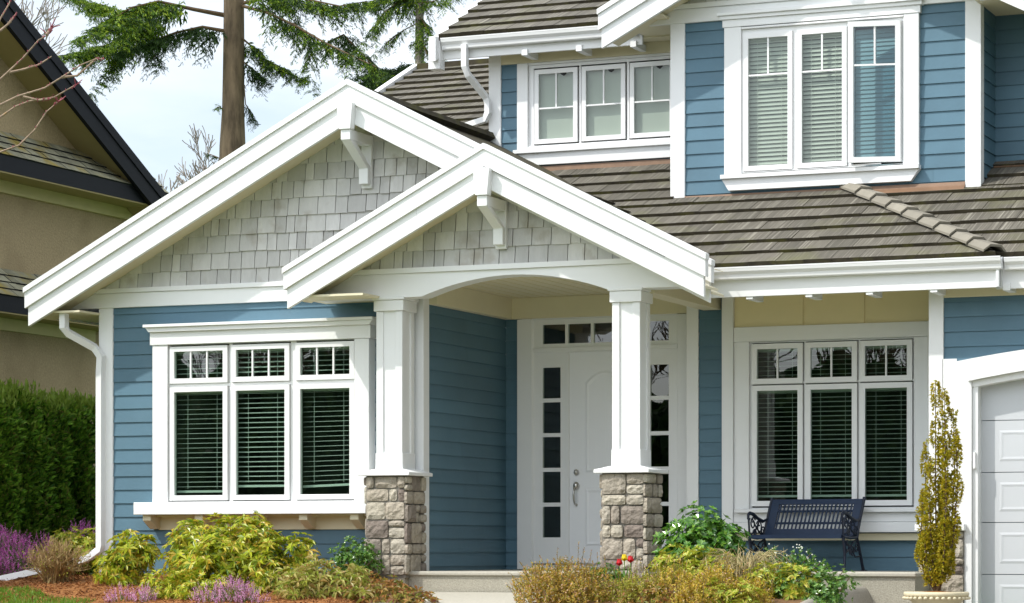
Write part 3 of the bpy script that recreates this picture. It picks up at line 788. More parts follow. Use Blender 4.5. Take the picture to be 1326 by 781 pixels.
# ---- downspouts
dsp = MB()
dsp.rect_tube([at(83, 405, .05), at(83, 424, .05), at(88, 431, .1), at(122, 450, .33), at(131, 462, .36), Vector((-7.0, .365, 2.6)), Vector((-7.0, .365, .50)), Vector((-7.02, .36, .44)), at(112, 724, .28), at(70, 735, .1), at(-30, 757, -.3)], .038, .05)
dsp.build('downspout', M['vinyl'], house)
dsp = MB()
dsp.rect_tube([at(602, 58, 3.64), at(602, 86, 3.64), at(606, 97, 3.68), at(629, 126, 3.98), at(632, 134, 4.0), at(632, 146, 4.0), at(628, 155, 4.0), at(595, 166, 3.98)], .035, .045)
dsp.build('downspout', M['vinyl'], house)

# ---- windows
def win_root(name, label=None):
    o = MB(); return o
# (a) wing box window
Yb = .29
wn = MB()
holes_plate(wn, -6.02, -3.50, 1.02, 2.905, [(-6.0, -5.19, 1.03, 2.40), (-5.155, -4.37, 1.03, 2.40), (-4.30, -3.52, 1.03, 2.40), (-6.0, -5.19, 2.435, 2.90), (-5.155, -4.37, 2.435, 2.90), (-4.30, -3.52, 2.435, 2.90)], Yb+.022, .03)
win = wn.build('box_window', M['vinyl'], house, 'wide six-pane box window with a crown hood and corbelled sill')
t = MB(); t.box(-6.215, -6.005, Yb-.03, YW-.002, 1.02, 2.905); t.box(-3.515, -3.325, Yb-.03, YW-.002, 1.02, 2.905)
t.each('casing', M['white'], win, bevel=.004)
t = MB(); t.box(-6.24, -3.30, Yb-.045, YW-.001, 2.907, 3.06)
t.xz([(-6.24, 3.061), (-3.30, 3.061), (-3.255, 3.115), (-6.285, 3.115)], Yb-.085, YW-.003); t.box(-6.30, -3.24, Yb-.115, YW, 3.116, 3.15)
t.build('hood', M['white'], win, bevel=.003)
t = MB(); t.box(-6.40, -3.16, Yb-.16, YW-.001, .87, 1.018); t.build('sill', M['white'], win, bevel=.005)
t = MB(); t.box(-6.22, -3.2, YW-.03, YW+.0, .69, .868); t.box(-6.20, -3.22, Yb+.03, YW-.031, .84, .869)
t.each('apron', M['cream'], win)
for px in (196, 263, 335, 398, 464):
    x = at(px, 684, .3).x
    b = MB(); b.yz([(Yb-.10, .868), (YW-.031, .868), (YW-.031, .70), (YW-.09, .70), (Yb-.10, .80)], x-.055, x+.055); b.build('corbel', M['cream'], win, bevel=.003)
gl = [(-5.927, -5.264), (-5.087, -4.437), (-4.232, -3.586)]
bl = [(.10, .058, 1.15, .12, 'blind', 0), (.24, .058, 1.22, .09, 'blind', 0), (.12, .058, 1.21, .13, 'blind', .012)]
for (a, b_), q in zip(gl, bl):
    add_sash(win, Yb, (a, b_, 1.10, 2.337), 1, None, .06, 'glass', q)
    add_sash(win, Yb, (a, b_, 2.50, 2.822), 3, None, .06, 'glass', (q[0]+.1, .058, 2.45, q[3], 'blind', 0))
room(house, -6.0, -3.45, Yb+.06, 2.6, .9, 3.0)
# (b) window over the bench
Yc = 2.46
wn = MB()
gx0 = [.681, 1.336, 1.99]; gw = .498
hl = []
for x in gx0: hl += [(x-.072, x+gw+.072, .945, 2.395), (x-.072, x+gw+.072, 2.42, 2.885)]
holes_plate(wn, .59, 2.58, .93, 2.90, hl, Yc+.022, .03)
win = wn.build('bench_window', M['vinyl'], house, 'six-pane window in a shaded white panel behind the bench')
t = MB()
t.box(.26, .40, Yc-.05, 2.6, .64, 3.45); t.box(.402, .588, Yc-.02, 2.59, .93, 2.90); t.box(2.582, 2.735, Yc-.02, 2.59, .93, 2.90); t.box(2.737, 3.06, Yc-.035, 2.59, .64, 2.91)
t.each('casing', M['white'], win, bevel=.004)
t = MB(); t.box(.402, 3.05, Yc-.032, 2.59, 2.902, 3.075); t.build('header', M['white'], win, bevel=.004)
t = MB(); t.box(.402, 3.05, Yc, 2.59, 3.078, 3.45)
for x in (1.215, 1.955): t.box(x-.03, x+.03, Yc-.02, Yc+.01, 3.08, 3.449)
t.build('upper_panel', M['panel'], win)
t = MB(); t.box(.43, 2.735, Yc-.10, 2.59, .885, .928); t.box(.402, 2.735, Yc-.028, 2.59, .775, .883); t.box(.402, 2.735, Yc-.045, 2.59, .652, .772)
t.build('sill', M['white'], win, bevel=.004)
t = MB(); t.box(.28, 3.06, 2.50, 2.598, .56, .64); t.each('apron', M['cream'], win)
for i, x in enumerate(gx0):
    q = (.13, .055, 1.07, .14, 'blind', 0) if i != 1 else (.2, .055, 1.07, .10, 'blind', 0)
    add_sash(win, Yc, (x, x+gw, 1.024, 2.32), 1, None, .062, 'glass', q)
    add_sash(win, Yc, (x, x+gw, 2.462, 2.81), 2, None, .062, 'glass', (.13, .055, 2.45, q[3], 'blind', 0))
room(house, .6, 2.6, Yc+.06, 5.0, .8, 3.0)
# (c) dormer window
Yd = 4.07
wn = MB(); gd = [(-2.758, -2.282), (-2.108, -1.632), (-1.455, -.98)]
holes_plate(wn, -2.90, -.56, 5.62, 6.66, [(a-.075, b_+.075, 5.632, 6.62) for a, b_ in gd], Yd+.01, .03)
win = wn.build('dormer_window', M['vinyl'], house, 'three-sash upstairs window under the eave')
t = MB(); t.box(-3.05, -2.902, Yd-.03, 4.11, 5.58, 6.69); t.box(-2.90, -.55, Yd-.012, 4.11, 6.662, 6.692); t.each('casing', M['white'], win, bevel=.003)
t = MB(); t.box(-3.09, -.55, Yd-.075, 4.11, 5.53, 5.578); t.xz([(-3.06, 5.528), (-.55, 5.528), (-.55, 5.375), (-2.93, 5.375)], Yd-.035, 4.11)
t.box(-2.90, -.56, Yd-.02, 4.10, 5.579, 5.62)
t.build('sill', M['white'], win, bevel=.003)
for k, (a, b_) in enumerate(gd):
    add_sash(win, Yd, (a, b_, 5.706, 6.54), 2, 6.10, .058, 'glassup')
    p = MB(); p.box(a-.03, b_+.03, Yd+.07, Yd+.075, 5.67, 6.58); p.build('blind', M['shade'], win)
    p = MB(); p.xz([(b_-.19, 6.545), (b_-.10, 6.545), (b_-.10, 6.525), (b_-.135, 6.50), (b_-.165, 6.515)], Yd+.005, Yd+.011); p.build('bracket_silhouette', M['black'], win)
room(house, -3.0, -.45, Yd+.045, 6, 5.5, 6.75)
# (d) upper bay window
Ye = 2.85
wn = MB(); ge_ = [(.447, .938), (1.112, 1.604)]
holes_plate(wn, .365, 2.345, 4.955, 6.665, [(.385, 1.0, 4.965, 6.61), (1.045, 1.67, 4.965, 6.61), (1.71, 2.33, 4.965, 6.61)], Ye+.012, .05)
win = wn.build('upper_bay_window', M['vinyl'], house, 'three-sash upstairs window with its right casement open')
t = MB(); t.box(.15, .363, Ye-.02, 2.91, 4.935, 6.70); t.box(2.347, 2.53, Ye-.02, 2.91, 4.935, 6.70); t.each('casing', M['white'], win, bevel=.003)
t = MB(); t.box(.13, 2.55, Ye-.03, 2.905, 6.702, 6.79); t.box(.105, 2.575, Ye-.055, 2.91, 6.792, 6.835); t.box(.08, 2.6, Ye-.085, 2.912, 6.837, 6.875)
t.box(.365, 2.346, Ye-.03, 2.9, 6.668, 6.69)
t.build('hood', M['white'], win, bevel=.003)
t = MB(); t.box(.12, 2.545, Ye-.085, 2.91, 4.885, 4.933); t.xz([(.125, 4.883), (2.54, 4.883), (2.44, 4.745), (.21, 4.745)], Ye-.04, 2.91)
t.build('sill', M['white'], win, bevel=.003)
for k, (a, b_) in enumerate(ge_):
    add_sash(win, Ye, (a, b_, 5.03, 6.55), 2, 6.11, .058, 'glassup', (1.0 if k else 1.1, .05, 5.0, .085, 'shade', 0))
p = MB()
for i in range(31):
    z = 5.02+i*.05
    p.yz([(Ye+.095, z), (Ye+.11, z+.056), (Ye+.114, z+.056), (Ye+.099, z)], 1.74, 2.31)
p.build('blind', M['shade'], win)
# open casement: built flat about its hinge, then swung out
hx = 2.325; ang = R(13)
def swing(mb):
    c, s = math.cos(ang), math.sin(ang)
    mb.v = [(hx+(x-hx)*c+(y-Ye)*s, Ye-.03+(y-Ye)*c+(x-hx)*s, z) for x, y, z in mb.v]
s_ = MB(); x0, x1, z0, z1 = 1.775, 2.262, 5.04, 6.565
ring(s_, x0-.062, x1+.062, z0-.062, z1+.062, .062, Ye-.02, Ye+.035); s_.box(x0, x1, Ye-.008, Ye+.02, 6.105, 6.127); s_.box((x0+x1)/2-.01, (x0+x1)/2+.01, Ye-.006, Ye+.02, 6.127, z1)
swing(s_); s_.build('open_sash', M['vinyl'], win, 'casement sash swung open')
p = MB(); p.face([(x0-.004, Ye+.008, z0-.004), (x1+.004, Ye+.008, z0-.004), (x1+.004, Ye+.008, z1+.004), (x0-.004, Ye+.008, z1+.004)]); swing(p); p.build('pane', M['glassblue'], win)
p = MB(); p.box(1.72, 2.1, Ye-.09, Ye-.075, 4.955, 4.968); p.build('stay_arm', M['nickel'], win)
p = MB(); p.box(1.685, 1.705, Ye+.03, Ye+.13, 4.96, 6.62); p.box(2.335, 2.345, Ye+.03, Ye+.13, 4.96, 6.62); p.each('reveal', M['vinyl'], win)
room(house, .3, 2.4, Ye+.07, 5, 4.8, 6.8)

# ---- front door unit
Yg = 2.87; xc = -1.39
dr = MB()
pan = [(-2.213, -1.977), (-.803, -.567)]
hl = []
for a, b_ in pan:
    for i in range(5): hl.append((a, b_, .602+i*.428, .602+i*.428+.38))
for i in range(5): hl.append((-2.213+i*.337, -2.213+i*.337+.298, 2.985, 3.222))
hl.append((-1.86, -.92, .29, 2.875))
holes_plate(dr, -2.33, -.45, .26, 3.285, hl, Yg, .05)
unit = dr.build('entry_unit', M['white'], house, 'white entrance with divided sidelights and transom')
t = MB(); t.box(-2.545, -2.345, Yg-.03, 2.93, .21, 3.295); t.box(-.445, -.24, Yg-.03, 2.93, .21, 3.295); t.box(-2.345, -.445, Yg-.028, 2.93, 3.287, 3.31)
t.box(-2.35, -2.33, Yg-.015, 2.9, .24, 3.285); t.box(-.45, -.43, Yg-.015, 2.9, .24, 3.285)
t.box(-1.90, -1.865, Yg-.014, Yg+.02, .29, 2.88); t.box(-.915, -.88, Yg-.014, Yg+.02, .29, 2.88)
t.box(-2.33, -.45, Yg-.022, Yg+.02, 2.882, 2.935); t.each('casing', M['white'], unit, bevel=.004)
t = MB(); t.box(-2.345, -.445, Yg-.035, 2.95, .212, .262); t.build('threshold', M['white'], unit)
t = MB(); t.box(-2.33, -.45, Yg-.045, Yg+.02, .264, .286); t.build('weather_strip', M['nickel'], unit)
for a, b_ in pan:
    p = MB(); p.face([(a-.004, Yg+.02, .59), (b_+.004, Yg+.02, .59), (b_+.004, Yg+.02, 2.71), (a-.004, Yg+.02, 2.71)]); p.build('sidelight_pane', M['glass'], unit)
p = MB(); p.face([(-2.22, Yg+.02, 2.98), (-.56, Yg+.02, 2.98), (-.56, Yg+.02, 3.23), (-2.22, Yg+.02, 3.23)]); p.build('transom_pane', M['glass'], unit)
d = MB(); d.box(-1.858, -.922, Yg+.006, Yg+.05, .292, 2.873)
def panel(z0, z1, x0, x1, arch=0):
    """raised panel moulding: outer groove ring and inner field"""
    out = [(x0, z0), (x1, z0)]+([(x1+(x0-x1)*i/14, z1+arch*(1-(2*i/14-1)**2)) for i in range(15)] if arch else [(x1, z1), (x0, z1)])
    cx = (x0+x1)/2; cz = (z0+z1)/2
    def ins(k): return [(cx+(p[0]-cx)*(1-k/((x1-x0)/2)), cz+(p[1]-cz)*(1-k/((z1-z0)/2))) for p in out]
    a, b2, c2 = out, ins(.022), ins(.05); n = len(a)
    y0, y1, y2 = Yg+.0045, Yg-.006, Yg+.0045
    vs = [(p[0], y0, p[1]) for p in a]+[(p[0], y1, p[1]) for p in b2]+[(p[0], y2, p[1]) for p in c2]
    d.mesh(vs, [(i, (i+1) % n, (i+1) % n+n, i+n) for i in range(n)]+[(i+n, (i+1) % n+n, (i+1) % n+2*n, i+2*n) for i in range(n)]+[tuple(range(2*n, 3*n))])
panel(1.40, 2.50, -1.65, -1.13, .14); panel(.50, 1.20, -1.65, -1.13)
d.box(-1.395, -1.385, Yg+.0025, Yg+.01, 1.46, 2.55); d.box(-1.52, -1.512, Yg+.0025, Yg+.01, 1.46, 2.50); d.box(-1.27, -1.262, Yg+.0025, Yg+.01, 1.46, 2.50)
door = d.build('front_door', M['door'], unit)
h = MB(); px_ = -1.765
h.ball((px_, Yg-.015, 1.40), .034, .04); h.ball((px_, Yg-.015, 1.235), .042, .052); h.ball((px_, Yg-.03, 1.235), .02)
h.tube([(px_-.005, Yg-.015, 1.22), (px_-.01, Yg-.055, 1.20), (px_-.012, Yg-.07, 1.13), (px_-.012, Yg-.062, 1.06), (px_-.008, Yg-.04, 1.015), (px_-.004, Yg-.012, 1.0)], [.014, .013, .012, .012, .011, .012], 8)
h.ball((px_, Yg-.005, 1.0), .018)
h.build('door_handle', M['nickel'], unit, smooth=True)
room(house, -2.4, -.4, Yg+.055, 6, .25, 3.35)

# ---- porch columns
def stone_face(mb, o, u, n, W, z0, z1, seed, wrap=0.0):
    """irregular ledgestone courses on a face: each stone a rough pillow"""
    rng = random.Random(seed); z = z0
    nrm = Vector(n); ud = Vector(u); o = Vector(o)
    def stone(a, b, c, d):
        g = .007; a += g; b -= g; c += g; d -= g
        if b-a < .03 or d-c < .02: return
        dep = rng.uniform(.022, .05); nu = max(3, int((b-a)/.04)); nv = max(3, int((d-c)/.04))
        vs = []; tiltu = rng.uniform(-.010, .010); tiltv = rng.uniform(-.010, .010)
        for j in range(nv+1):
            for i in range(nu+1):
                fu, fv = i/nu, j/nv
                edge = (i in (0, nu)) or (j in (0, nv))
                corner = (i in (0, nu)) and (j in (0, nv))
                r = rng.uniform(-.007, .007)
                x = a+(b-a)*fu+(rng.uniform(-.004, .004) if not edge else 0); zz = c+(d-c)*fv+(rng.uniform(-.004, .004) if not edge else 0)
                if corner: x += (.008 if i == 0 else -.008); zz += (.008 if j == 0 else -.008)
                h = (dep-.013 if edge else dep+r+tiltu*(fu-.5)*2+tiltv*(fv-.5)*2)
                vs.append(o+ud*x+nrm*h+Vector((0, 0, zz)))
        k = nu+1
        fs = [(j*k+i, j*k+i+1, (j+1)*k+i+1, (j+1)*k+i) for j in range(nv) for i in range(nu)]
        bidx = [i for i in range(k)]+[j*k+nu for j in range(1, nv+1)]+[nv*k+i for i in range(nu-1, -1, -1)]+[j*k for j in range(nv-1, 0, -1)]
        m0 = len(vs)
        for q in bidx: p = vs[q]; vs.append(p-nrm*(nrm.dot(p-o)+.01))
        L_ = len(bidx)
        fs += [(bidx[(i+1) % L_], bidx[i], m0+i, m0+(i+1) % L_) for i in range(L_)]
        mb.mesh(vs, fs)
    while z < z1-.03:
        hgt = min(rng.choice((.12, .15, .18, .21, .24)), z1-z)
        if z1-z-hgt < .07: hgt = z1-z
        x = -wrap
        while x < W-.02:
            wd = rng.choice((.11, .15, .20, .25, .29))
            if W-x-wd < .09: wd = W-x
            if hgt > .15 and wd < .22 and rng.random() < .45:
                sp = hgt*rng.uniform(.4, .62); stone(x, x+wd, z, z+sp); stone(x, x+wd, z+sp, z+hgt)
            else: stone(x, x+wd, z, z+hgt)
            x += wd
        z += hgt
def column(cx, cy, seed, zb):
    col = empty('porch_column', (cx, cy, zb)); col.parent = house; col.location = Vector((cx, cy, zb))-WO[house]
    q = .25
    st = MB(); st.cur = 1; st.box(cx-q, cx+q, cy-q, cy+q, zb, 1.295); st.cur = 0
    stone_face(st, (cx-q, cy-q, 0), (1, 0, 0), (0, -1, 0), 2*q, zb+.03, 1.292, seed, 0)
    stone_face(st, (cx+q, cy-q, 0), (0, 1, 0), (1, 0, 0), 2*q, zb+.03, 1.292, seed+1, 0.03)
    stone_face(st, (cx-q, cy+q, 0), (0, -1, 0), (-1, 0, 0), 2*q, zb+.03, 1.292, seed+2, 0)
    st.build('stone_base', [M['stone'], M['mortar']], col)
    c = MB(); a = .325; c.box(cx-a, cx+a, cy-a, cy+a, 1.297, 1.335)
    b2 = .30
    vs = [(cx-a+.004, cy-a+.004, 1.336), (cx+a-.004, cy-a+.004, 1.336), (cx+a-.004, cy+a-.004, 1.336), (cx-a+.004, cy+a-.004, 1.336)]
    k = .19; vs += [(cx-k, cy-k, 1.375), (cx+k, cy-k, 1.375), (cx+k, cy+k, 1.375), (cx-k, cy+k, 1.375)]
    c.mesh(vs, [(0,1,5,4),(1,2,6,5),(2,3,7,6),(3,0,4,7),(4,5,6,7),(3,2,1,0)])
    c.build('cap', M['white'], col, bevel=.004)
    s = MB(); h = .145; s.box(cx-h, cx+h, cy-h, cy+h, 1.37, 3.33)
    w_ = .165; tw = .088
    for sx in (-1, 1):
        for sy in (-1, 1):
            xa, xb_ = sorted((cx+sx*w_, cx+sx*(w_-tw))); ya, yb_ = sorted((cy+sy*w_, cy+sy*(w_-tw)))
            s.box(xa, xb_, ya, yb_, 1.56, 3.185)
    s.box(cx-.172, cx+.172, cy-.172, cy+.172, 1.37, 1.56)
    s.box(cx-.187, cx+.187, cy-.187, cy+.187, 3.187, 3.31); s.box(cx-.205, cx+.205, cy-.205, cy+.205, 3.312, 3.334+.012)
    s.build('shaft', M['white'], col, bevel=.004)
    f = MB(); f.box(cx-.23, cx+.23, cy-.24, cy+.24, -.35, zb+.0); f.build('footing', M['concrete'], col)
column(-2.94, .165, 5, .13); column(-.045, .165, 41, .10)

# ---- porch slab
sb = MB()
sb.box(-2.75, .38, .0, 2.95, .155, .205); sb.box(.382, 3.10, .50, 2.95, .155, .2055)
sl_ = sb.build('porch_slab', M['slabtop'], house, bevel=.012)
sb = MB(); sb.box(-2.73, .37, .03, 2.9, -.4, .154); sb.box(.372, 3.08, .53, 2.9, -.4, .1545); sb.build('porch_riser', M['concrete'], house)

# ---- garage front
gf = MB()
XG0, XG1 = 3.37, 9.0 
xmid = 6.05
arch = lambda x, base, rise, half: base+rise*(1-((x-xmid)/half)**2)
def archband(mb, x0, x1, f0, f1, y0, y1, n=24):
    for i in range(n):
        a = x0+(x1-x0)*i/n; b_ = x0+(x1-x0)*(i+1)/n
        mb.xz([(a, f0(a)), (b_, f0(b_)), (b_, f1(b_)), (a, f1(a))], y0, y1)
top = lambda x: arch(x, 2.515, .23, 2.70); mid_ = lambda x: arch(x, 2.345, .23, 2.53)
gf.box(3.36, 3.535, 1.215, 1.32, -.36, 2.36); gf.box(8.57, 8.75, 1.215, 1.32, -.36, 2.36)
archband(gf, 3.36, 8.75, lambda x: mid_(min(max(x, 3.535), 8.57)), top, 1.214, 1.32)
gfo = gf.build('garage_surround', M['white'], house)
gf = MB(); archband(gf, 3.50, 8.60, lambda x: mid_(x)-.045, lambda x: mid_(x)-.004, 1.175, 1.30); gf.build('drip_moulding', M['white'], gfo)
gf = MB(); gf.box(3.537, 3.60, 1.25, 1.45, -.36, 2.34); gf.box(8.505, 8.568, 1.25, 1.45, -.36, 2.34); archband(gf, 3.535, 8.57, lambda x: mid_(x)-.12, lambda x: mid_(x)-.046, 1.24, 1.45); gf.each('jamb', M['white'], gfo, bevel=.003)
gd_ = MB(); zrow = [-.36, .18, .75, 1.30, 1.87, 2.75]
for k in range(5):
    gd_.box(3.60, 8.505, 1.40, 1.44, zrow[k]+.004, zrow[k+1]-.004)
    for j in range(8):
        x0 = 3.80+j*.59
        if k < 4:
            z0, z1 = zrow[k]+.12, zrow[k+1]-.11; w2 = .49
            vs = [(x0, 1.3995, z0), (x0+w2, 1.3995, z0), (x0+w2, 1.3995, z1), (x0, 1.3995, z1), (x0+.025, 1.394, z0+.025), (x0+w2-.025, 1.394, z0+.025), (x0+w2-.025, 1.394, z1-.025), (x0+.025, 1.394, z1-.025), (x0+.05, 1.3985, z0+.05), (x0+w2-.05, 1.3985, z0+.05), (x0+w2-.05, 1.3985, z1-.05), (x0+.05, 1.3985, z1-.05)]
            gd_.mesh(vs, [(i, (i+1) % 4, (i+1) % 4+4, i+4) for i in range(4)]+[(i+4, (i+1) % 4+4, (i+1) % 4+8, i+8) for i in range(4)]+[(8, 9, 10, 11)])
gd_.build('garage_door', M['gdoor'], gfo)
k = MB(); k.box(3.55, 3.575, 1.215, 1.25, 1.34, 1.52); k.build('keypad', M['white'], gfo)
p = MB(); p.box(2.92, 3.475, 1.13, 1.30, .66, .735); p.build('wainscot_cap', M['white'], house, bevel=.004)
st = MB(); st.cur = 1; st.box(2.95, 3.455, 1.20, 1.30, -.4, .658); st.cur = 0
stone_face(st, (2.95, 1.20, 0), (1, 0, 0), (0, -1, 0), .505, -.36, .655, 77)
st.build('stone_wainscot', [M['stone'], M['mortar']], house)
t = MB(); t.box(3.20, 3.358, 1.262, 1.30, .737, 2.55); t.build('garage_trim', M['white'], house)

# ================================================================== NEIGHBOUR HOUSE (wall faces +X)
nb = tag(empty('stucco_house', (-12, 2, 0)), 'tan stucco neighbouring house with black fascias and mossy skirt roofs behind the hedge', 'house')
XN = -12.0
n_ = MB(); yr, zr_ = 1.9, 10.03; sl2 = .521
zt2 = lambda y: zr_-sl2*abs(y-yr)
n_.mesh([(XN, -5.6, -.2), (XN, 10.2, -.2), (XN, 10.2, 5.5), (XN, 10.2, zt2(10.2)-.1), (XN, yr, zr_-.1), (XN, -5.6, zt2(-5.6)-.1), (-22, -5.6, -.2), (-22, 10.2, -.2), (-22, 10.2, zt2(10.2)-.1), (-22, yr, zr_-.1), (-22, -5.6, zt2(-5.6)-.1)],
        [(0, 1, 2, 3, 4, 5), (1, 7, 8, 3), (6, 0, 5, 10), (7, 6, 10, 9, 8)])
n_.build('stucco_wall', M['stucco'], nb)
n_ = MB(); ct = math.hypot(1, sl2)
for sg in (1, -1):
    ye = yr+sg*7.62
    tiles(n_, (-11.42 if sg > 0 else -22.5, ye, zt2(ye)), (-sg, 0, 0), Vector((0, -sg, sl2)).normalized(), [(0, 0), (11.1, 0), (11.1, 7.62*ct), (0, 7.62*ct)], e=.3, w=.28)
n_.build('roof', [M['neightile'], M['fascia_black']], nb)
for sg in (1, -1):
    b = MB(); ye = yr+sg*7.65
    b.yz([(ye, zt2(ye)+.03), (yr, zr_+.03), (yr, zr_-.13), (ye, zt2(ye)-.13)], -11.44, -11.38)
    b.yz([(ye-sg*.05, zt2(ye-sg*.05)-.12), (yr, zr_-.12), (yr, zr_-.40), (ye-sg*.05, zt2(ye-sg*.05)-.40)], -11.47, -11.40)
    b.build('bargeboard', M['fascia_black'], nb)
    b = MB(); ys = ye-sg*.1
    b.yz([(ys, zt2(ys)-.34), (yr, zr_-.34), (yr, zr_-.30), (ys, zt2(ys)-.30)], XN-.02, -11.475); b.build('rake_soffit', M['nsoffit'], nb)
for ze, y1 in ((6.12, 9.75), (4.10, 8.6)):
    b = MB(); tiles(b, (-11.5, -5.8, ze), (0, 1, 0), Vector((-1, 0, .95)).normalized(), [(0, 0), (y1+5.8, 0), (y1+5.8, .68), (0, .68)], e=.17, w=.22, thick=.03); b.build('skirt_roof', [M['neightile'], M['fascia_black']], nb)
    b = MB(); b.box(-11.62, -11.49, -5.9, y1+.05, ze-.22, ze+.015); b.build('black_gutter', M['fascia_black'], nb)
    b = MB(); b.box(XN-.01, -11.495, -5.8, y1, ze-.24, ze-.20); b.build('skirt_soffit', M['nsoffit'], nb)
    b = MB(); b.box(XN-.01, XN+.05, -5.6, y1-.3, ze-.42, ze-.242); b.build('trim_band', M['band'], nb)

# ================================================================== VEGETATION HELPERS
def rv(s=1): return Vector((random.gauss(0, s), random.gauss(0, s), random.gauss(0, s)))
def onsph():
    v = rv(); return v.normalized()
UP = Vector((0, 0, 1))
def lobes_point(lobes, inner=.55):
    tot = sum(l[3]*l[3] for l in lobes); q = random.random()*tot
    for l in lobes:
        q -= l[3]*l[3]
        if q <= 0: break
    cx, cy, cz, r = l[:4]; sx = l[4] if len(l) > 4 else 1; sz = l[5] if len(l) > 5 else 1
    d = onsph(); rr = r*(random.uniform(inner, 1) if random.random() < .8 else random.uniform(.2, inner))
    return Vector((cx+d.x*rr*sx, cy+d.y*rr*sx, cz+d.z*rr*sz)), d
def shrub(name, label, cat, x, y, lobes, n, ln, wd, leaf, whorl=6, up=.5, spread=.75, droop=.15, group=None, stems=10, stemm='stem', zmin=0.02, extra=None, inner=.55):
    """whorled leafy shrub: foliage and stem parts under an empty at its base"""
    z = gh(x, y); root = tag(empty(name, (x, y, z)), label, cat, group)
    f = MB()
    for _ in range(n):
        p, d = lobes_point(lobes, inner)
        if p.z < zmin: p.z = zmin+random.random()*.05
        axis = (d+UP*up+rv(.25)).normalized(); a = axis.orthogonal().normalized(); b = axis.cross(a); ph = random.random()*6.28
        k = max(1, whorl+random.randint(-1, 1)); s = random.uniform(.75, 1.2)
        for i in range(k):
            t = ph+6.283*i/k+random.uniform(-.3, .3)
            d2 = (axis*(1-spread)*random.uniform(.6, 1.5)+(a*math.cos(t)+b*math.sin(t))*spread).normalized()
            f.leaf(p, d2, ln*s*random.uniform(.8, 1.15), wd*s, axis, .12, droop*random.uniform(.2, 1.3))
    f.build('foliage', leaf if isinstance(leaf, list) else M[leaf], root, local=True)
    st = MB()
    for _ in range(stems):
        p, d = lobes_point(lobes)
        p0 = Vector((random.uniform(-.06, .06), random.uniform(-.06, .06), -.03)); m_ = p0.lerp(p, .5)+rv(.02)+Vector((0, 0, .04))
        st.tube([p0, m_, p], [.012, .008, .004], 5)
    if stems: st.build('stem', M[stemm], root, local=True)
    if extra: extra(root)
    return root
def heather(label, x, y, lobes, n, flower, hgt=.12, group='heather clumps in flower'):
    z = gh(x, y); root = tag(empty('heather', (x, y, z)), label, 'heather', group)
    f = MB(); g = MB()
    for _ in range(n):
        p, d = lobes_point(lobes, .75)
        if p.z < .01: continue
        ax = (d*.55+UP*.8+rv(.18)).normalized(); h = hgt*random.uniform(.6, 1.25)
        base = p-ax*h*.6
        g.quad(base-ax*.06, ax, h*.7, .008)
        k = 11
        for i in range(k):
            q = base+ax*h*i/k; t = random.random()*6.283; a = ax.orthogonal().normalized(); b = ax.cross(a)
            dd = (a*math.cos(t)+b*math.sin(t)+ax*.6).normalized()
            f.leaf(q, dd, .022*(1.25-.6*i/k), .013, ax, .3, .1)
        for i in range(3):
            q = base-ax*random.uniform(0, .12); g.quad(q, (onsph()+ax).normalized(), .03, .006)
    f.build('flower_spikes', M[flower], root, local=True); g.build('foliage', M['green'], root, local=True)
    return root

# ================================================================== CEDAR HEDGE
def cedar(label, x, y, h, r, seed):
    random.seed(seed); root = tag(empty('cedar', (x, y, gh(x, y))), label, 'hedge tree', 'cedars of the clipped hedge')
    f = MB(); n = 5200
    flutes = [random.random()*6.28 for _ in range(5)]
    for _ in range(n):
        z = h*random.random()**.9; t = random.random()*6.283
        prof = r*(1.0-.30*(z/h)**4)*(1-.85*max(0, (z/h-.93)/.07)**1.5)
        lump = 1+.15*math.sin(3*t+flutes[0]+2.2*z)+.14*math.sin(5*t+flutes[1]-2.1*z)+.10*math.sin(8.5*z+flutes[2]+2*t)
        rr = prof*lump*random.uniform(.72, 1.04)
        p = Vector((rr*math.cos(t), rr*math.sin(t), z)); d = Vector((math.cos(t), math.sin(t), .9+random.gauss(0, .35)))
        d = (d.normalized()+rv(.25)).normalized()
        f.cur = 1 if (z > h*.93 and random.random() < .45) or random.random() < .02 else 0
        nr = rv()
        for k in range(3):
            f.leaf(p, (d+rv(.33)).normalized(), random.uniform(.06, .12), .03, nr, .1, .05)
    for _ in range(120):
        t = random.random()*6.283; rr = r*random.random()*.95; p = Vector((rr*math.cos(t), rr*math.sin(t), h*random.uniform(.93, 1.02)))
        f.cur = 1
        for k in range(5): f.leaf(p+UP*.025*k, (UP+rv(.25)).normalized(), .085, .028, rv(), .1, 0)
    f.build('crown', [M['cedar'], M['cedartip']], root, local=True)
    t_ = MB(); t_.tube([(0, 0, -.1), (0, 0, h*.5), (0, 0, h*.9)], [.07, .05, .02], 7); t_.build('trunk', M['bark'], root, local=True)
hl_ = ['clipped cedar nearest the camera, at the left edge of the photo', 'clipped hedge cedar behind the purple heather', 'clipped hedge cedar second to the right of the one behind the purple heather', 'clipped hedge cedar left of the one beside the white corner board', 'clipped hedge cedar beside the white corner board of the blue house']
for i in range(-3, 6):
    y = 1.15+i*.62
    lab = ['clipped cedar beyond the left edge of the photo', hl_[0], hl_[1], hl_[2], hl_[3], hl_[4], 'clipped hedge cedar just hidden behind the house corner'][max(0, min(6, i+1))]
    if i < -1 or i > 4: continue
    cedar(lab, -9.15+random.uniform(-.04, .04), y, 2.27+random.uniform(-.06, .08), .37, 100+i)

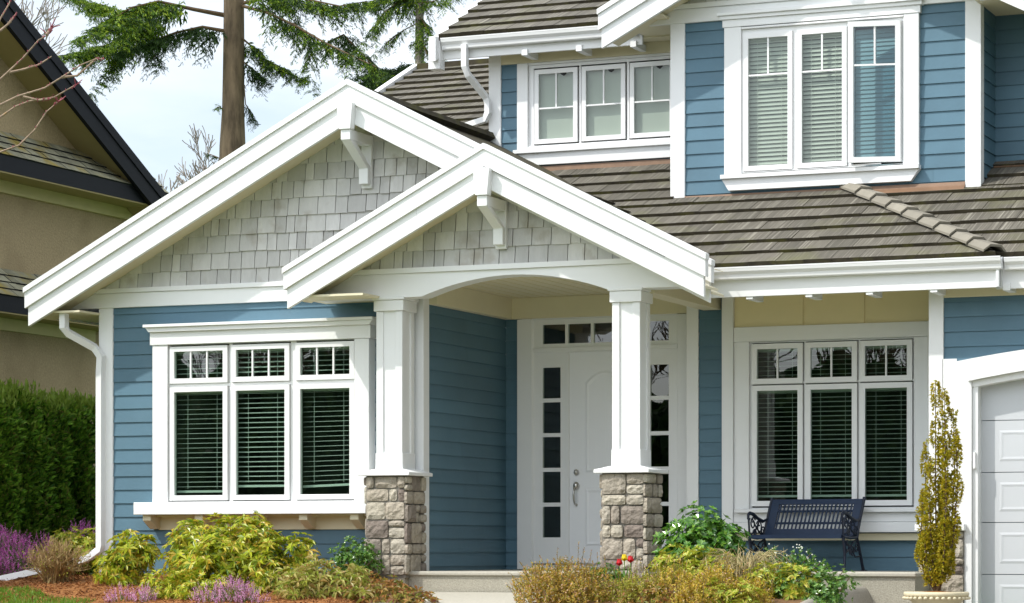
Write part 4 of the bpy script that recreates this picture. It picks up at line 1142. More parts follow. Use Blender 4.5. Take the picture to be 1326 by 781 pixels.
# ================================================================== TREES
def tree_obj(name, label, cat, x, y, group=None):
    return tag(empty(name, (x, y, gh(x, y) if y < 5 else -.2)), label, cat, group)
def spray(f, p, d, size, droop=.6, cols=(0,), nb_=9):
    """flat drooping conifer spray: axis with side twigs carrying short needles"""
    d = d.normalized(); side = d.cross(UP)
    side = side.normalized() if side.length > .1 else d.orthogonal().normalized()
    for i in range(nb_):
        t = i/nb_; q = p+d*size*t-UP*size*droop*t*t
        for sg in (-1, 1):
            if random.random() < .18: continue
            l = size*.5*(1-t*.7)*random.uniform(.6, 1.2)
            dd = (d*.75+side*sg*.8-UP*(.15+droop*.45)+rv(.16)).normalized()
            f.cur = random.choice(cols)
            nseg = 4
            for s_ in range(nseg):
                qq = q+dd*l*s_/nseg
                for e_ in range(3):
                    f.leaf(qq+dd*l*.08*e_, (dd+rv(.5)-UP*.10*s_).normalized(), l*.34, l*.10, UP+rv(.6), .1, .18)
def path_pt(pts, t):
    n = len(pts)-1; k = min(int(t*n), n-1); return pts[k].lerp(pts[k+1], t*n-k)
def branch(f, w, pts, r0, sprays, size, droop, cols, start=.1):
    pts = [Vector(p) for p in pts]; n = len(pts)
    w.tube(pts, [max(.012, .7*r0*(1-.8*i/(n-1))) for i in range(n)], 6)
    for i in range(int(sprays*1.95)):
        t = start+(1-start)*(i+random.random())/sprays; p = path_pt(pts, t); ax = (path_pt(pts, min(1, t+.05))-path_pt(pts, max(0, t-.05))).normalized()
        sd = ax.cross(UP).normalized()*random.choice((-1, 1))
        d = (sd*random.uniform(.3, 1)+ax*random.uniform(.1, .9)-UP*random.uniform(0, .8)).normalized()
        spray(f, p, d, .82*size*random.uniform(.6, 1.25)*(1.1-.35*t), .6*droop*random.uniform(.5, 1.4), cols)
random.seed(3)
# tall conifer left of the gable
XT, YT = -18.68, 25.0
root = tree_obj('tall_conifer', 'tall conifer with thick bare brown trunk rising behind the white gable', 'tree', XT, YT)
W0 = lambda p: Vector(p)-Vector((XT, YT, -.2))
tk = MB(); P_ = []; Rr = []
for i in range(30):
    z = i*.8; P_.append((.10*math.sin(z*.5)*.3, .05*math.sin(z*.7), z)); Rr.append(max(.05, .335-.0085*z+(.05 if i < 1 else 0)+(.035 if abs(z-9.2) < .5 else 0)))
tk.tube(P_, Rr, 18); tk.build('trunk', M['bark'], root, smooth=True, local=True)
cr = MB(); wd = MB()
def B(pxs, r0, sprays, size, droop, cols, dy=0, start=.08):
    pts = []
    for i, (px, py) in enumerate(pxs): pts.append(W0(at(px, py, YT+dy*i/(len(pxs)-1))))
    branch(cr, wd, pts, r0, sprays, size, droop, cols, start)
# large left bough: hangs in three masses, outer part gets brighter needles, sunlight put into the colour
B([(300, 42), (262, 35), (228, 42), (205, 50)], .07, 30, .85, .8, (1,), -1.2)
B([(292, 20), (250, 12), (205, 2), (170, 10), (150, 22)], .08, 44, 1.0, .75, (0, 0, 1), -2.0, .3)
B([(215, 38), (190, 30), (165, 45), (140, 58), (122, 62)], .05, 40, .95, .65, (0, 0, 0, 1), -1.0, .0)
B([(200, 22), (172, 28), (150, 12), (128, 5)], .05, 34, .9, .6, (0,), -.6, .0)
B([(180, 30), (168, 50), (150, 75)], .04, 18, .8, .9, (0, 1), -.5, .0)
B([(205, 46), (196, 62), (200, 74)], .03, 10, .6, 1.0, (1,), -.4, .1)
# right boughs
B([(314, 8), (345, 16), (380, 32), (420, 55), (455, 72), (490, 88)], .06, 40, .8, .8, (0, 1, 1), -1.0, .25)
B([(316, 4), (350, -4), (392, -2), (440, 8), (475, 2)], .06, 50, .85, .8, (0, 1), -.6, .1)
B([(380, 30), (400, 48), (402, 80)], .03, 16, .6, 1.1, (0, 0, 1), -.3, .1)
B([(425, 55), (445, 45), (470, 72), (500, 100)], .04, 26, .7, .8, (1,), -.3, .1)
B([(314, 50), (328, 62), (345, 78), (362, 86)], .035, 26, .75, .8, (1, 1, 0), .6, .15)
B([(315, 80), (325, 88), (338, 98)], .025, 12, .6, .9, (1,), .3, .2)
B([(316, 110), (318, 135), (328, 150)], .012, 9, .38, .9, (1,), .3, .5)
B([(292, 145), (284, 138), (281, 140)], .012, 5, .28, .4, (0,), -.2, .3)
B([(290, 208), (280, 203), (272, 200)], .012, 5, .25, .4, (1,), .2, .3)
for i in range(26):     # the rest of the crown above the picture
    z = random.uniform(13.2, 23.5); t = random.random()*6.283; l = (24.5-z)*.26+.6
    pts = [Vector((0, 0, z)), Vector((math.cos(t)*l*.5, math.sin(t)*l*.5, z+.1)), Vector((math.cos(t)*l, math.sin(t)*l, z-.4))]
    branch(cr, wd, pts, .05, 16, .9, .7, (0, 1), .15)
cr.cur = 2; cr.mesh(wd.v, wd.f) if 'dark_conifer' not in root.name else None; cr.build('crown', [M['conifer'], M['conifer_dark'], M['stem']], root, local=True); pass
# slimmer conifer in the gap left of the upper gutter
XT, YT = -12.75, 22.0
root = tree_obj('slim_conifer', 'slim conifer with pale trunk between the tall conifer and the upper eave', 'tree', XT, YT)
W0 = lambda p: Vector(p)-Vector((XT, YT, -.2))
tk = MB(); tk.tube([(0, 0, 0), (.02, 0, 5), (0, .02, 10), (0, 0, 17)], [.2, .15, .10, .03], 10); tk.build('trunk', M['twig'], root, smooth=True, local=True)
cr = MB(); wd = MB()
B([(544, 6), (520, 0), (500, 14), (488, 30)], .03, 15, .7, .9, (0, 1), -.4, .0)
B([(541, 30), (525, 38), (512, 46), (500, 56)], .02, 7, .5, .8, (0, 1), -.3, .3)
B([(545, 4), (560, 2), (585, -6)], .03, 10, .6, .8, (0, 0, 1), -.4, .0)
B([(540, 20), (548, 28), (556, 44)], .02, 16, .6, .9, (0, 0, 1), -.3, .0)
B([(540, 50), (548, 58), (553, 70)], .015, 9, .45, .8, (0, 1), -.3, .1)
B([(538, -8), (530, -12), (510, -16)], .03, 12, .7, .9, (0, 1), -.3, .0)
for i in range(14):
    z = random.uniform(12.2, 16.8); t = random.random()*6.283; l = (17.6-z)*.3+.4
    branch(cr, wd, [Vector((0, 0, z)), Vector((math.cos(t)*l, math.sin(t)*l, z-.3))], .03, 12, .7, .7, (0, 1), .1)
cr.cur = 2; cr.mesh(wd.v, wd.f) if 'dark_conifer' not in root.name else None; cr.build('crown', [M['conifer'], M['conifer_dark'], M['stem']], root, local=True); pass
# dark conifer top peeping over the roof
XT, YT = -16.2, 27.0
root = tree_obj('dark_conifer', 'dark low conifer showing just above the white gable beside the roof', 'tree', XT, YT)
W0 = lambda p: Vector(p)-Vector((XT, YT, -.2)); cr = MB(); wd = MB()
wd.tube([(0, 0, 0), (0, 0, 6), (0, 0, 9.5)], [.2, .12, .03], 8)
B([(470, 120), (500, 100), (525, 88), (532, 86)], .03, 34, .85, .5, (1,), -.4, .0)
B([(540, 100), (515, 92), (495, 90), (482, 94)], .03, 26, .8, .5, (1,), -.4, .0)
B([(500, 135), (500, 115), (490, 98)], .03, 26, .8, .5, (1,), .4, .0)
for i in range(14):
    z = random.uniform(4, 8); t = random.random()*6.283; l = 1.6
    branch(cr, wd, [Vector((0, 0, z)), Vector((math.cos(t)*l, math.sin(t)*l, z-.2))], .03, 12, .8, .6, (1,), .1)
cr.cur = 2; cr.mesh(wd.v, wd.f) if 'dark_conifer' not in root.name else None; cr.build('crown', [M['conifer'], M['conifer_dark'], M['stem']], root, local=True); wd.build('trunk', M['bark'], root, local=True)

def bare(name, label, x, y, h, seed, spread=.5, m='twig', levels=5, zb=None, group=None, r0=.12, start=.25, nch=3, rmin=.011):
    rng = random.Random(seed); root = tag(empty(name, (x, y, -.2 if zb is None else zb)), label, 'tree', group)
    tr_ = MB(); tw = MB()
    def grow(p, d, l, r, lev):
        n = 4; pts = [p]; q = p; dd = d
        for i in range(n):
            dd = (dd+Vector((rng.gauss(0, .10), rng.gauss(0, .10), rng.gauss(.04, .08)))).normalized(); q = q+dd*l/n; pts.append(q)
        (tr_ if lev < 2 else tw).tube(pts, [max(rmin, r*(1-.5*i/n)) for i in range(n+1)], 7 if lev < 2 else 3, cap=lev < 2)
        if lev >= levels: return
        for k in range(nch+(1 if lev == 0 else 0)):
            t = rng.uniform(.35, 1) if lev else rng.uniform(start, 1)
            b = path_pt(pts, t); a = dd.orthogonal().normalized(); c = dd.cross(a); ph = rng.random()*6.283
            nd = (dd*rng.uniform(.6, 1.1)+(a*math.cos(ph)+c*math.sin(ph))*spread*rng.uniform(.7, 1.5)+UP*.15).normalized()
            grow(b, nd, l*rng.uniform(.5, .72), r*.5, lev+1)
        grow(pts[-1], dd, l*.62, r*.5, lev+1)
    grow(Vector((0, 0, 0)), UP, h*.42, r0, 0)
    tr_.build('trunk', M[m], root, smooth=True, local=True); tw.build('twigs', M[m], root, local=True)
p = at(75, 120, 40)
bare('bare_tree', 'leafless grey tree with fine twigs behind the stucco gable', p.x+2.6, 40, 20, 5, .55, 'twig', 6, r0=.16, rmin=.014)
p = at(232, 240, 34)
bare('bare_tree', 'small leafless treetop showing in the gap beside the white gable', p.x, 34, 11.4, 8, .5, 'twig', 6, r0=.09, rmin=.012)

# budding foreground branches reaching in from the left
YF = -6.0
p0 = at(-60, 150, YF)
root = tag(empty('budding_tree', (p0.x-1.2, YF, gh(p0.x, YF))), 'young leafless tree with red buds reaching in from the left edge', 'tree')
W0 = lambda p: Vector(p)-Vector((p0.x-1.2, YF, gh(p0.x, YF)))
tk = MB(); bs = MB(); zt_ = p0.z
tk.tube([(0, 0, -.1), (.05, 0, 1.2), (.1, .05, 2.6), (.05, 0, 4.2), (.1, 0, 5.6)], [.06, .052, .04, .025, .01], 9); tk.build('trunk', M['twig'], root, smooth=True, local=True)
tw = MB(); rng = random.Random(2)
paths = [[(-70, 170), (-25, 145), (0, 103), (30, 75), (50, 52), (62, 45)], [(12, 94), (30, 90), (50, 84), (67, 73)],
         [(-80, 190), (-30, 160), (0, 136), (22, 125), (58, 114), (80, 100), (105, 84), (125, 76)], [(-60, 190), (-20, 168), (0, 152), (20, 138), (38, 131), (70, 126), (98, 110)],
         [(-70, 230), (-20, 205), (0, 197), (25, 188), (45, 168), (60, 145), (75, 132)], [(-40, 70), (-10, 45), (0, 25), (12, 5), (18, -15)], [(60, 45), (64, 40), (66, 36)], [(80, 100), (100, 98), (125, 76), (135, 77)],
         [(0, 40), (12, 30), (22, 16)], [(30, 125), (50, 130), (66, 128)]]
for k, pth in enumerate(paths):
    pts = [W0(at(x, y, YF+.3*math.sin(k*2.1)+.05*i)) for i, (x, y) in enumerate(pth)]
    if pth[0][0] <= -40: pts = [Vector((.06, 0, max(.8, pts[0].z-.5)))]+pts
    tw.cur = 0; tw.tube(pts, [.014*(1-.62*i/(len(pts)-1)) for i in range(len(pts))], 6)
    for i in range(20):
        t = rng.uniform(.3, 1); q = path_pt(pts, t); d = Vector((rng.gauss(0, 1), rng.gauss(0, 1), rng.gauss(.5, 1))).normalized()
        tw.cur = 1 if t > .6 or rng.random() < .4 else 0
        tw.ball(q+d*.010, .006, .012, 5, 3)
    q = pts[-1]; tw.cur = 1
    if k in (0, 3, 4, 6):
        for i in range(6):
            d = Vector((rng.gauss(.4, .5), rng.gauss(0, .5), rng.gauss(.5, .4))).normalized(); tw.tube([q-d*.01, q+d*rng.uniform(.05, .11)], [.006, .004], 4)
tw.build('budding_twigs', [M['buds'], M['redbud']], root, local=True)


# ================================================================== BENCH
bench = tag(empty('garden_bench', (1.44, 1.95, .207)), 'navy blue slatted metal garden bench with scrolled iron arms on the porch', 'bench')
b = MB(); W = .565
def bk(z): return .06+.27*(z-.36)/.48                      # recline of the backrest
def bslab(x0, x1, z0, z1, th=.024):
    b.prism([(x0, bk(z0), z0), (x1, bk(z0), z0), (x1, bk(z1), z1), (x0, bk(z1), z1)], (0, 0, 0), (0, th, -.01))
bslab(-W, W, .775, .83); bslab(-W, W, .40, .485); bslab(-W, -W+.10, .486, .774); bslab(W-.10, W, .486, .774)
for i in range(19):
    x = -W+.10+(2*W-.2)*(i+.5)/19; bslab(x-.0095, x+.0095, .487, .773, .006)
for z in (.555, .695): bslab(-W+.10, W-.10, z-.008, z+.008, .014)
b.build('backrest', M['navy'], bench, local=True)
b = MB()
for i in range(9):
    y = -.32+i*.047; zz = .415-.028*math.sin(math.pi*(i+.6)/9)+(-.015 if i == 0 else 0)
    b.box(-W, W, y, y+.040, zz-.014, zz+.010)
b.box(-W, W, -.345, -.315, .372, .415)
b.build('seat', M['navy'], bench, local=True)
def scroll(b, cy, cz, r, t0, turns, x, rad=.009):
    pts = []
    for i in range(22):
        q = i/21; t = t0+turns*6.283*q; rr = r*(1-.72*q); pts.append((x, cy+rr*math.cos(t), cz+rr*math.sin(t)))
    b.tube(pts, rad, 6)
for sx in (-1, 1):
    b = MB(); x = sx*(W+.012)
    b.tube([(x, -.30, 0), (x, -.285, .05), (x, -.265, .17), (x, -.285, .29), (x, -.315, .385)], [.020, .017, .018, .019, .02], 8)
    b.tube([(x, .30, 0), (x, .27, .06), (x, .19, .22), (x, .10, .38), (x, .19, .58), (x, .315, .80), (x, .335, .845)], [.021, .018, .018, .019, .018, .018, .022], 8)
    b.tube([(x, -.31, .39), (x, -.1, .375), (x, .09, .385)], .016, 8)
    b.tube([(x, .20, .60), (x, .08, .575), (x, -.08, .605), (x, -.22, .655), (x, -.30, .665), (x, -.345, .645), (x, -.35, .60), (x, -.32, .585), (x, -.30, .605)], [.014, .017, .02, .022, .021, .018, .015, .012, .010], 8)
    b.tube([(x, -.335, .60), (x, -.325, .52), (x, -.31, .40)], .012, 6)
    scroll(b, -.21, .545, .075, .6, 1.3, x); scroll(b, -.04, .50, .085, 2.6, -1.25, x); scroll(b, .07, .46, .055, .2, 1.2, x); scroll(b, -.16, .435, .05, 3.2, -1.2, x)
    b.tube([(x, -.26, .42), (x, -.14, .47), (x, -.02, .585), (x, .06, .56)], .010, 6)
    b.tube([(x, -.23, .60), (x, -.12, .50), (x, .02, .42), (x, .12, .42)], .010, 6)
    scroll(b, -.19, .28, .07, 1.2, 1.2, x); scroll(b, -.04, .22, .075, 3.6, -1.25, x); scroll(b, .09, .26, .06, .5, 1.2, x)
    b.tube([(x, -.27, .20), (x, -.14, .24), (x, -.02, .33), (x, .08, .36)], .010, 6); b.tube([(x, -.26, .34), (x, -.1, .28), (x, .05, .16), (x, .20, .17)], .010, 6)
    b.box(x-.022, x+.022, -.335, -.275, 0, .012); b.box(x-.022, x+.022, .27, .345, 0, .012)
    b.build('end_frame', M['iron'], bench, smooth=False, local=True)
bench.rotation_euler = (0, 0, R(-6))

# ================================================================== PLANTER AND GOLDEN YEW
pz = gh(3.55, .2); xpl, ypl = 3.41, .15
pl = tag(empty('planter', (xpl, ypl, pz)), 'round cream planter bowl with a beaded rim beside the garage door', 'planter')
h = .005-pz
b = MB(); b.lathe([(.15, 0), (.17, .02), (.20, h*.35), (.26, h*.7), (.295, h-.07), (.30, h-.055), (.335, h-.05), (.345, h-.035), (.345, h-.012), (.335, h), (.305, h), (.295, h-.03), (.10, h-.03)], 0, 0, 40); b.build('bowl', M['terracotta'], pl, smooth=True, local=True)
b = MB()
for i in range(34):
    t = 6.283*i/34; b.ball((.338*math.cos(t), .338*math.sin(t), h-.066), .024, .018, 7, 4)
b.build('rim_beads', M['terracotta'], pl, smooth=True, local=True)
b = MB(); b.lathe([(.294, h-.022), (.2, h-.004), (.05, h+.008)], 0, 0, 24); b.build('soil', M['mulch'], pl, local=True)
random.seed(21)
yw = tag(empty('columnar_yew', (xpl, ypl, .0)), 'tall narrow golden yew growing in the cream planter', 'shrub')
f = MB(); st = MB()
YS = [((.02, .0), (.10, -.02), 2.15), ((.0, .02), (-.01, .0), 2.24), ((.03, .0), (.19, .03), 1.93), ((-.02, 0), (-.17, .02), 1.05), ((.01, -.02), (.24, -.04), 1.72), ((0, 0), (-.13, .04), 1.62), ((0, .01), (.05, .08), 1.8), ((.01, 0), (-.05, -.09), 1.35), ((.02, 0), (.13, -.1), 1.5), ((-.01, 0), (-.17, 0), .62), ((.01, 0), (.16, .08), .9), ((0, 0), (-.10, -.10), .8), ((0, 0), (.12, -.12), .75), ((0, 0), (.06, .1), 1.1)]
for (a, c, hh) in YS:
    pts = [Vector((a[0], a[1], 0)), Vector((a[0]+(c[0]-a[0])*.75, a[1]+(c[1]-a[1])*.75, hh*.3)), Vector((c[0], c[1], hh*.65)), Vector((c[0]*.92, c[1], hh))]
    st.tube(pts, [.012, .009, .007, .003], 5)
    n = int(hh*330)
    for i in range(n):
        t = .13+.87*(i+random.random())/n
        p = path_pt(pts, t); a_ = random.random()*6.283; bun = .5+.5*math.sin(t*hh*16+a[0]*90+c[0]*60)
        if bun < .22 and random.random() < .75: continue
        r = (.026+.05*bun)*(1-.5*t); o = p+Vector((math.cos(a_)*r, math.sin(a_)*r, random.gauss(0, .01)))
        d0 = (Vector((math.cos(a_), math.sin(a_), .7))+rv(.3)).normalized()
        for k in range(6): f.leaf(o, (d0+rv(.55)).normalized(), random.uniform(.024, .042), .015, UP+rv(.4), .15, .05)
f.build('foliage', M['yew'], yw, local=True); st.build('stem', M['stem'], yw, local=True)

# ================================================================== FRONT BEDS
random.seed(5)
# left bed
shrub('pieris', 'large yellow-green pieris bush under the box window', 'shrub', -4.55, -.75,
      [(-.55, 0, .50, .30), (-.1, 0, .55, .36), (.35, -.1, .50, .36), (.0, -.3, .30, .42), (-.45, -.2, .30, .36), (.55, -.1, .36, .34), (.2, 0, .66, .22), (-.62, .12, .62, .20), (.82, 0, .38, .28), (.55, -.3, .20, .34), (-.2, -.4, .15, .36)],
      1000, .098, .029, 'pieris', 8, .6, .78, .36, stems=16)
shrub('pieris', 'smaller loose pieris bush left of the large one, against the downspout', 'shrub', -6.12, -.45,
      [(-.05, 0, .42, .24), (.12, -.1, .30, .26), (-.2, -.05, .22, .22), (.25, -.05, .40, .2), (.0, -.12, .16, .22)], 280, .095, .028, 'pieris', 8, .5, .78, .42)
shrub('leafy_shrub', 'small dark green upright shrub under the right end of the box window', 'shrub', -3.22, -.30,
      [(0, 0, .35, .22, 1, .95), (.16, .0, .26, .20), (-.15, 0, .28, .2)], 420, .042, .018, 'green', 6, .9, .6, .1)
shrub('yellow_pieris', 'low yellow-green bush in front of the large pieris', 'shrub', -4.75, -1.65,
      [(-.25, 0, .12, .26), (.1, 0, .10, .28), (.45, .05, .08, .25)], 320, .07, .022, 'pieris', 7, .6, .75, .3)
shrub('variegated_shrub', 'yellow and green variegated shrub left of the stone column', 'shrub', -3.15, -1.35,
      [(-.35, 0, .14, .26), (0, 0, .20, .28), (.32, .0, .14, .26), (.55, -.1, .02, .2), (-.1, -.2, .05, .3)], 420, .095, .024, 'variegated', 5, .7, .7, .55)
shrub('reddish_shrub', 'small reddish-green leafy plant in front of the porch step', 'shrub', -2.15, -1.45,
      [(-.2, 0, .08, .20), (.08, 0, .06, .22), (.3, -.05, .0, .2), (-.05, 0, .2, .12)], 150, .085, .026, 'redleaf', 5, .8, .65, .45)
shrub('reddish_shrub', 'tiny reddish sprig plant at the foot of the left stone column', 'shrub', -2.95, -.55,
      [(0, 0, .08, .14), (.14, 0, .05, .12)], 60, .06, .02, 'redleaf', 5, .8, .65, .3)
shrub('leafy_shrub', 'low pale-leaved shrub behind the tan twiggy bush by the downspout', 'shrub', -7.35, .55,
      [(-.2, 0, .35, .26), (.1, 0, .35, .24), (-.05, -.1, .22, .25)], 380, .065, .024, 'limegreen', 7, .6, .75, .25)
heather('large purple heather at the left edge in front of the hedge', -8.35, .35, [(-.35, .15, .38, .30), (0, 0, .30, .32), (.25, -.1, .26, .26), (-.3, -.3, .22, .28), (.5, .1, .30, .22)], 950, 'heather', .17)
heather('purple heather behind the pale-leaved shrub and under the hedge', -8.05, 1.35, [(.1, .1, .40, .28), (.5, .1, .42, .22)], 300, 'heather', .15)
heather('pink heather at the bottom of the photo left of the yellow-green bush', -5.15, -1.95, [(-.15, 0, -.0, .2), (.12, 0, .02, .17)], 260, 'pinkheather', .15)
heather('pink heather at the bottom of the photo under the large pieris', -3.95, -1.95, [(-.25, 0, .03, .2), (.05, 0, .07, .22), (.28, 0, .0, .2)], 420, 'pinkheather', .15)
# tan twiggy bush
x, y = -7.18, -.35; root = tag(empty('twiggy_bush', (x, y, gh(x, y))), 'tan twiggy leafless bush beside the white downspout elbow', 'shrub')
tw = MB()
for i in range(420):
    t = random.random()*6.283; r = random.uniform(.05, .42); z = random.uniform(.22, .56)*(1-.35*(r/.42)**2)
    p0 = Vector((random.gauss(0, .05), random.gauss(0, .05), 0)); p2 = Vector((r*math.cos(t), r*math.sin(t), z)); m_ = p0.lerp(p2, .5)+Vector((0, 0, .05))+rv(.02)
    tw.tube([p0, m_, p2], [.006, .0045, .003], 3, cap=False)
    for k in range(2):
        q = m_.lerp(p2, random.random()); tw.tube([q, q+(rv(.4)+UP*.6).normalized()*random.uniform(.05, .12)], [.004, .0025], 3, cap=False)
tw.build('twigs', M['tan'], root, local=True)
f = MB()
for i in range(260):
    t = random.random()*6.283; r = random.uniform(.05, .42); f.leaf(Vector((r*math.cos(t), r*math.sin(t), random.uniform(.08, .5)*(1-.4*r))), (onsph()+UP).normalized(), .03, .012)
f.build('foliage', M['limegreen'], root, local=True)

# right bed
def heath(label, x, y, lobes, n, pal, hh=.1, group='copper heath mounds'):
    z = gh(x, y); root = tag(empty('copper_heath', (x, y, z)), label, 'heath', group); f = MB()
    for _ in range(n):
        p, d = lobes_point(lobes, .7)
        if p.z < .0: continue
        ax = (d*.6+UP*.7+rv(.25)).normalized(); h = hh*random.uniform(.6, 1.2); k = 8; f.cur = 0
        for i in range(k):
            q = p-ax*h*(1-i/k); t = random.random()*6.283; a = ax.orthogonal().normalized(); b = ax.cross(a)
            f.cur = 1 if random.random() < .11 else 0
            f.leaf(q, ((a*math.cos(t)+b*math.sin(t))*.9+ax*.6).normalized(), .028, .016, ax, .2, .0)
    for _ in range(150):        # longer shoots breaking the outline
        p, d = lobes_point(lobes, .9)
        if p.z < .05: continue
        ax = (d*.5+UP*.9+rv(.25)).normalized(); l = random.uniform(.06, .15); f.cur = 2; f.tube([p-ax*.05, p+ax*l*.5, p+ax*l+rv(.008)], [.003, .0025, .002], 3, cap=False)
        for i in range(7):
            f.cur = 1 if i > 4 and random.random() < .6 else 0
            f.leaf(p+ax*l*(i+1)/7, (rv(.7)+ax).normalized(), .026, .014, ax, .2, 0)
    f.build('foliage', [M[pal], M['heathpink'], M['stem']], root, local=True); return root
heath('copper-brown heath mound in front of the front door', .02-.15, -1.5, [(-.35, 0, .12, .30), (.0, 0, .15, .34), (.25, .0, .08, .32), (-.1, -.3, .0, .35), (.3, -.3, -.02, .3)], 2600, 'heath_copper')
heath('copper-brown heath mound in front of the right stone column', .65, -1.55, [(-.25, 0, .0, .28), (.05, 0, .04, .30), (.38, 0, .10, .30), (.2, -.3, .0, .32)], 2100, 'heath_olive')
heath('golden-brown heath mound in front of the bench', 1.40, -1.75, [(-.25, 0, .08, .33), (.2, 0, .10, .34), (.55, 0, .02, .28), (.1, -.3, .0, .3)], 2300, 'heath_gold')
shrub('laurel_shrub', 'glossy dark green shrub left of the bench', 'shrub', 1.02, -.55,
      [(0, 0, .60, .34), (-.28, 0, .50, .24), (.25, 0, .52, .26), (.0, -.15, .35, .36), (.3, -.05, .34, .24), (-.25, -.1, .30, .28)], 850, .07, .036, 'laurel', 6, .5, .72, .15)
shrub('lime_shrub', 'yellow-green shrub in front of the glossy dark shrub', 'shrub', 1.08, -1.0,
      [(-.2, 0, .35, .24), (.1, -.05, .28, .26), (.35, -.05, .25, .22), (-.32, 0, .22, .2), (.1, -.2, .15, .3)], 420, .065, .026, 'limegreen', 6, .5, .72, .25)
shrub('flowering_shrub', 'low green plant with tiny white flowers in front of the bench', 'shrub', 1.98, -.45,
      [(-.2, 0, .30, .16), (.1, 0, .26, .18), (.3, 0, .20, .14), (0, -.1, .12, .22)], 420, .05, .013, 'green', 6, 1.0, .5, .0)
fl = bpy.data.objects['flowering_shrub']; f = MB()
for i in range(46):
    p, d = lobes_point([(-.2, 0, .32, .17), (.1, 0, .28, .19), (.3, 0, .22, .15)], .9)
    if p.z < .15: continue
    f.ball((p.x, p.y-.03, p.z+.02), .009, .008, 6, 3)
f.build('flowers', M['whiteflower'], fl, local=True)
shrub('lime_shrub', 'yellow-green leafy plant at the right end of the bed', 'shrub', 2.25, -1.25,
      [(-.3, 0, .16, .22), (.05, 0, .12, .24), (-.1, .1, .25, .14)], 260, .07, .026, 'limegreen', 6, .6, .7, .3)
shrub('leafy_shrub', 'small dark green shrub at the bottom of the photo beside the path edge', 'shrub', 2.58, -1.2,
      [(-.1, 0, .22, .24), (.16, 0, .22, .2), (-.36, -.1, .2, .2), (0, -.1, .05, .25)], 520, .04, .02, 'green', 6, .6, .7, .1)
shrub('reddish_shrub', 'red-tinged leafy plant among the heath mounds at the bottom of the photo', 'shrub', 1.02, -1.95,
      [(-.15, 0, .06, .2), (.12, 0, .08, .2)], 170, .06, .02, 'redleaf', 6, .7, .65, .3)
shrub('lime_shrub', 'yellow-green leafy tuft in front of the golden heath mound', 'shrub', 1.85, -1.95,
      [(-.2, 0, .10, .2), (.1, 0, .08, .22)], 200, .06, .022, 'limegreen', 6, .7, .7, .3)
# arching dry stems
x, y = 1.66, -1.05; root = tag(empty('dry_grass', (x, y, gh(x, y))), 'dry straw-coloured arching stems in front of the bench', 'dry plant'); tw = MB()
for i in range(120):
    t = random.random()*6.283; r = random.uniform(.15, .62); hh = random.uniform(.42, .74)
    p2 = Vector((r*math.cos(t), r*math.sin(t)*.7, random.uniform(.12, .3))); pk = Vector((p2.x*.5, p2.y*.5, hh))
    p0 = Vector((random.gauss(0, .03), random.gauss(0, .03), 0)); pts = []
    for k in range(7):
        q = k/6; pts.append(p0*(1-q)**2+pk*2*q*(1-q)*1.15+p2*q*q)
    tw.tube(pts, [.005*(1-.5*k/6) for k in range(7)], 3, cap=False)
    for k in range(2):
        q = path_pt(pts, random.uniform(.5, 1)); tw.tube([q, q+rv(.06)-UP*.03], [.003, .002], 3, cap=False)
tw.build('stems', M['straw'], root, local=True)
# tulips
for label, px, py, c in (('red tulip left of the yellow one at the foot of the right stone column', 802, 729, 'red'), ('yellow tulip between the two red ones at the foot of the right stone column', 808.5, 723, 'yellow'), ('red tulip right of the yellow one at the foot of the right stone column', 816.5, 725, 'red')):
    p = at(px, py, -.95); z0 = gh(p.x, -.95); root = tag(empty('tulip', (p.x, -.95, z0)), label, 'tulip', 'tulips by the column'); hh = p.z-z0
    b = MB()
    for k in range(6):
        t = 6.283*k/6; d = Vector((math.cos(t), math.sin(t), 0)); a = Vector((0, 0, hh-.035)); sd = Vector((-math.sin(t), math.cos(t), 0))
        r1 = .030 if k % 2 else .026
        vs = [a, a+d*r1+sd*.02+UP*.025, a+d*r1*1.05+UP*.04, a+d*r1-sd*.02+UP*.025, a+d*r1*.75+UP*.072+sd*.008, a+d*r1*.75+UP*.072-sd*.008, a+d*r1*.6+UP*.082]
        b.mesh(vs, [(0, 1, 2), (0, 2, 3), (1, 4, 2), (2, 5, 3), (2, 4, 6), (2, 6, 5)])
    b.build('petals', M[c], root, local=True)
    b = MB(); b.tube([(0, 0, 0), (.006, 0, hh*.5), (0, 0, hh-.03)], .005, 5); b.build('stem', M['grass'], root, local=True)
    b = MB()
    for k in range(4):
        t = random.random()*6.283; d = Vector((math.cos(t)*.5, math.sin(t)*.5, 1)); b.leaf(Vector((0, 0, 0)), d, hh*random.uniform(.7, 1.0), .035, None, .2, .1)
    b.build('leaves', M['green'], root, local=True)
shrub('primrose', 'small pale-flowered plant beside the tulips', 'plant', -.02, -.72, [(0, 0, .22, .1), (-.1, 0, .16, .09), (.12, 0, .14, .08)], 110, .05, .016, 'green', 6, .8, .6, .1)

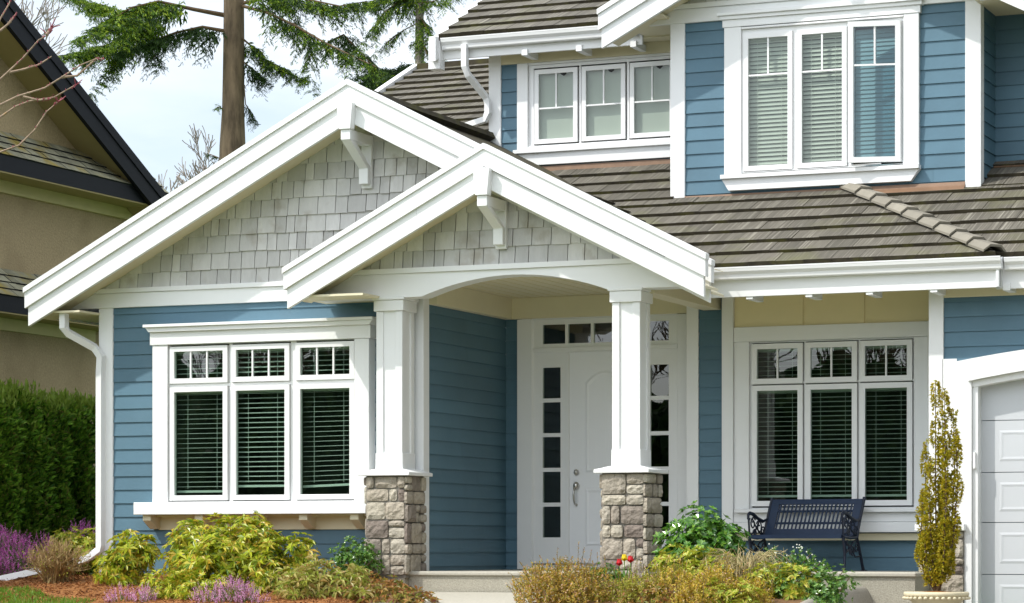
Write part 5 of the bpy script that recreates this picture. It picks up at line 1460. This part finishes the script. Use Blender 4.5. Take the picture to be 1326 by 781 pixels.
# ================================================================== LAWN AND MULCH
random.seed(9)
f = MB(); nb_ = 0
while nb_ < 26000:
    x = random.uniform(-9.4, -5.0); y = random.uniform(-3.2, .3)
    edge = -1.15-.16*math.sin((x+6)*1.4)-(.75*smooth(-7.2, -6.2, x))+1.25*smooth(-7.6, -8.4, x)
    if y > edge or x > -5.6: nb_ += 1; continue
    p = Vector((x, y, gh(x, y)+.012)); f.quad(p, (UP+rv(.35)).normalized(), random.uniform(.03, .06), .007); nb_ += 1
tag(f.build('lawn_grass', M['grass']), 'short bright green lawn at the lower left corner', 'grass', None, 'stuff')
f = MB()
for i in range(9000):
    x = random.uniform(-8.3, -2.5); y = random.uniform(-2.2, .42); p = Vector((x, y, gh(x, y)+.02+random.random()*.012))
    d = Vector((random.gauss(0, 1), random.gauss(0, 1), random.gauss(.1, .3))); f.leaf(p, d, random.uniform(.03, .07), random.uniform(.010, .022), UP+rv(.4), .2, .05)
tag(f.build('bark_mulch', M['chip']), 'orange-brown bark mulch covering the flower bed', 'mulch', None, 'stuff')

# ================================================================== STREET TREES (reflected in the lower windows) AND ADDED SKY BLOCKERS
def street(label, x, y, h, seed):
    rng = random.Random(seed); st_ = random.getstate(); random.seed(seed)
    root = tag(empty('offview_tree', (x, y, -1.15)), label, 'tree', 'trees across the street')
    t_ = MB(); t_.tube([(0, 0, 0), (.1, 0, h*.5), (0, .1, h*.95)], [.25, .16, .03], 8); t_.build('trunk', M['bark'], root, local=True)
    f = MB()
    for _ in range(3600):
        z = h*(.12+.86*random.random()); r = (h-z)**.6*.95*random.uniform(.35, 1)+.15; t = random.random()*6.283
        f.leaf(Vector((r*math.cos(t), r*math.sin(t), z)), (Vector((math.cos(t), math.sin(t), -.3))+rv(.3)).normalized(), .75, .42, UP+rv(.5), .1, .3)
    f.build('crown', M['conifer_dark'], root, local=True); random.setstate(st_)
for i, (x, y, h) in enumerate(((-46, -44, 9), (-40, -46, 7), (-33, -45, 8), (-28.5, -43, 7.2), (-25.5, -44, 7.6), (-22.8, -43, 6.6), (-20.4, -44, 7.2), (-18.2, -43, 6.2), (-15.8, -43.5, 6.7), (-13.6, -44, 7), (-12.2, -43, 6.6), (-10.9, -43.4, 7.3), (-9.6, -43, 6.4), (-8.2, -43.6, 7), (-6.5, -43, 6.6), (-4, -44, 7), (2, -45, 8))):
    street('evergreen across the street, behind the photographer', x, y, h, 50+i)
for i, (x, y, h) in enumerate(((13, -9, 12), (15.5, -13, 13), (14, -17, 11), (17, -6, 12), (18, -19, 13), (17.5, -24, 12), (22, -30, 12), (13.5, -4.5, 11))):  # added out of view to block low sky and darken the porch side wall
    street('unseen tall evergreen added on the driveway side to shade the porch wall', x, y, h, 90+i)
for i, (x, y, h) in enumerate(((-17, -46, 13), (-11.6, -46, 11), (-9.2, -45.5, 12), (-28, -46, 12), (-31, -46, 11), (-25.5, -45.5, 12))):
    bare('street_bare_tree', 'leafless tree across the street, behind the photographer', x, y, h, 70+i, .5, 'stem', 5, -1.15, 'trees across the street', .16, .3, 3, .016)
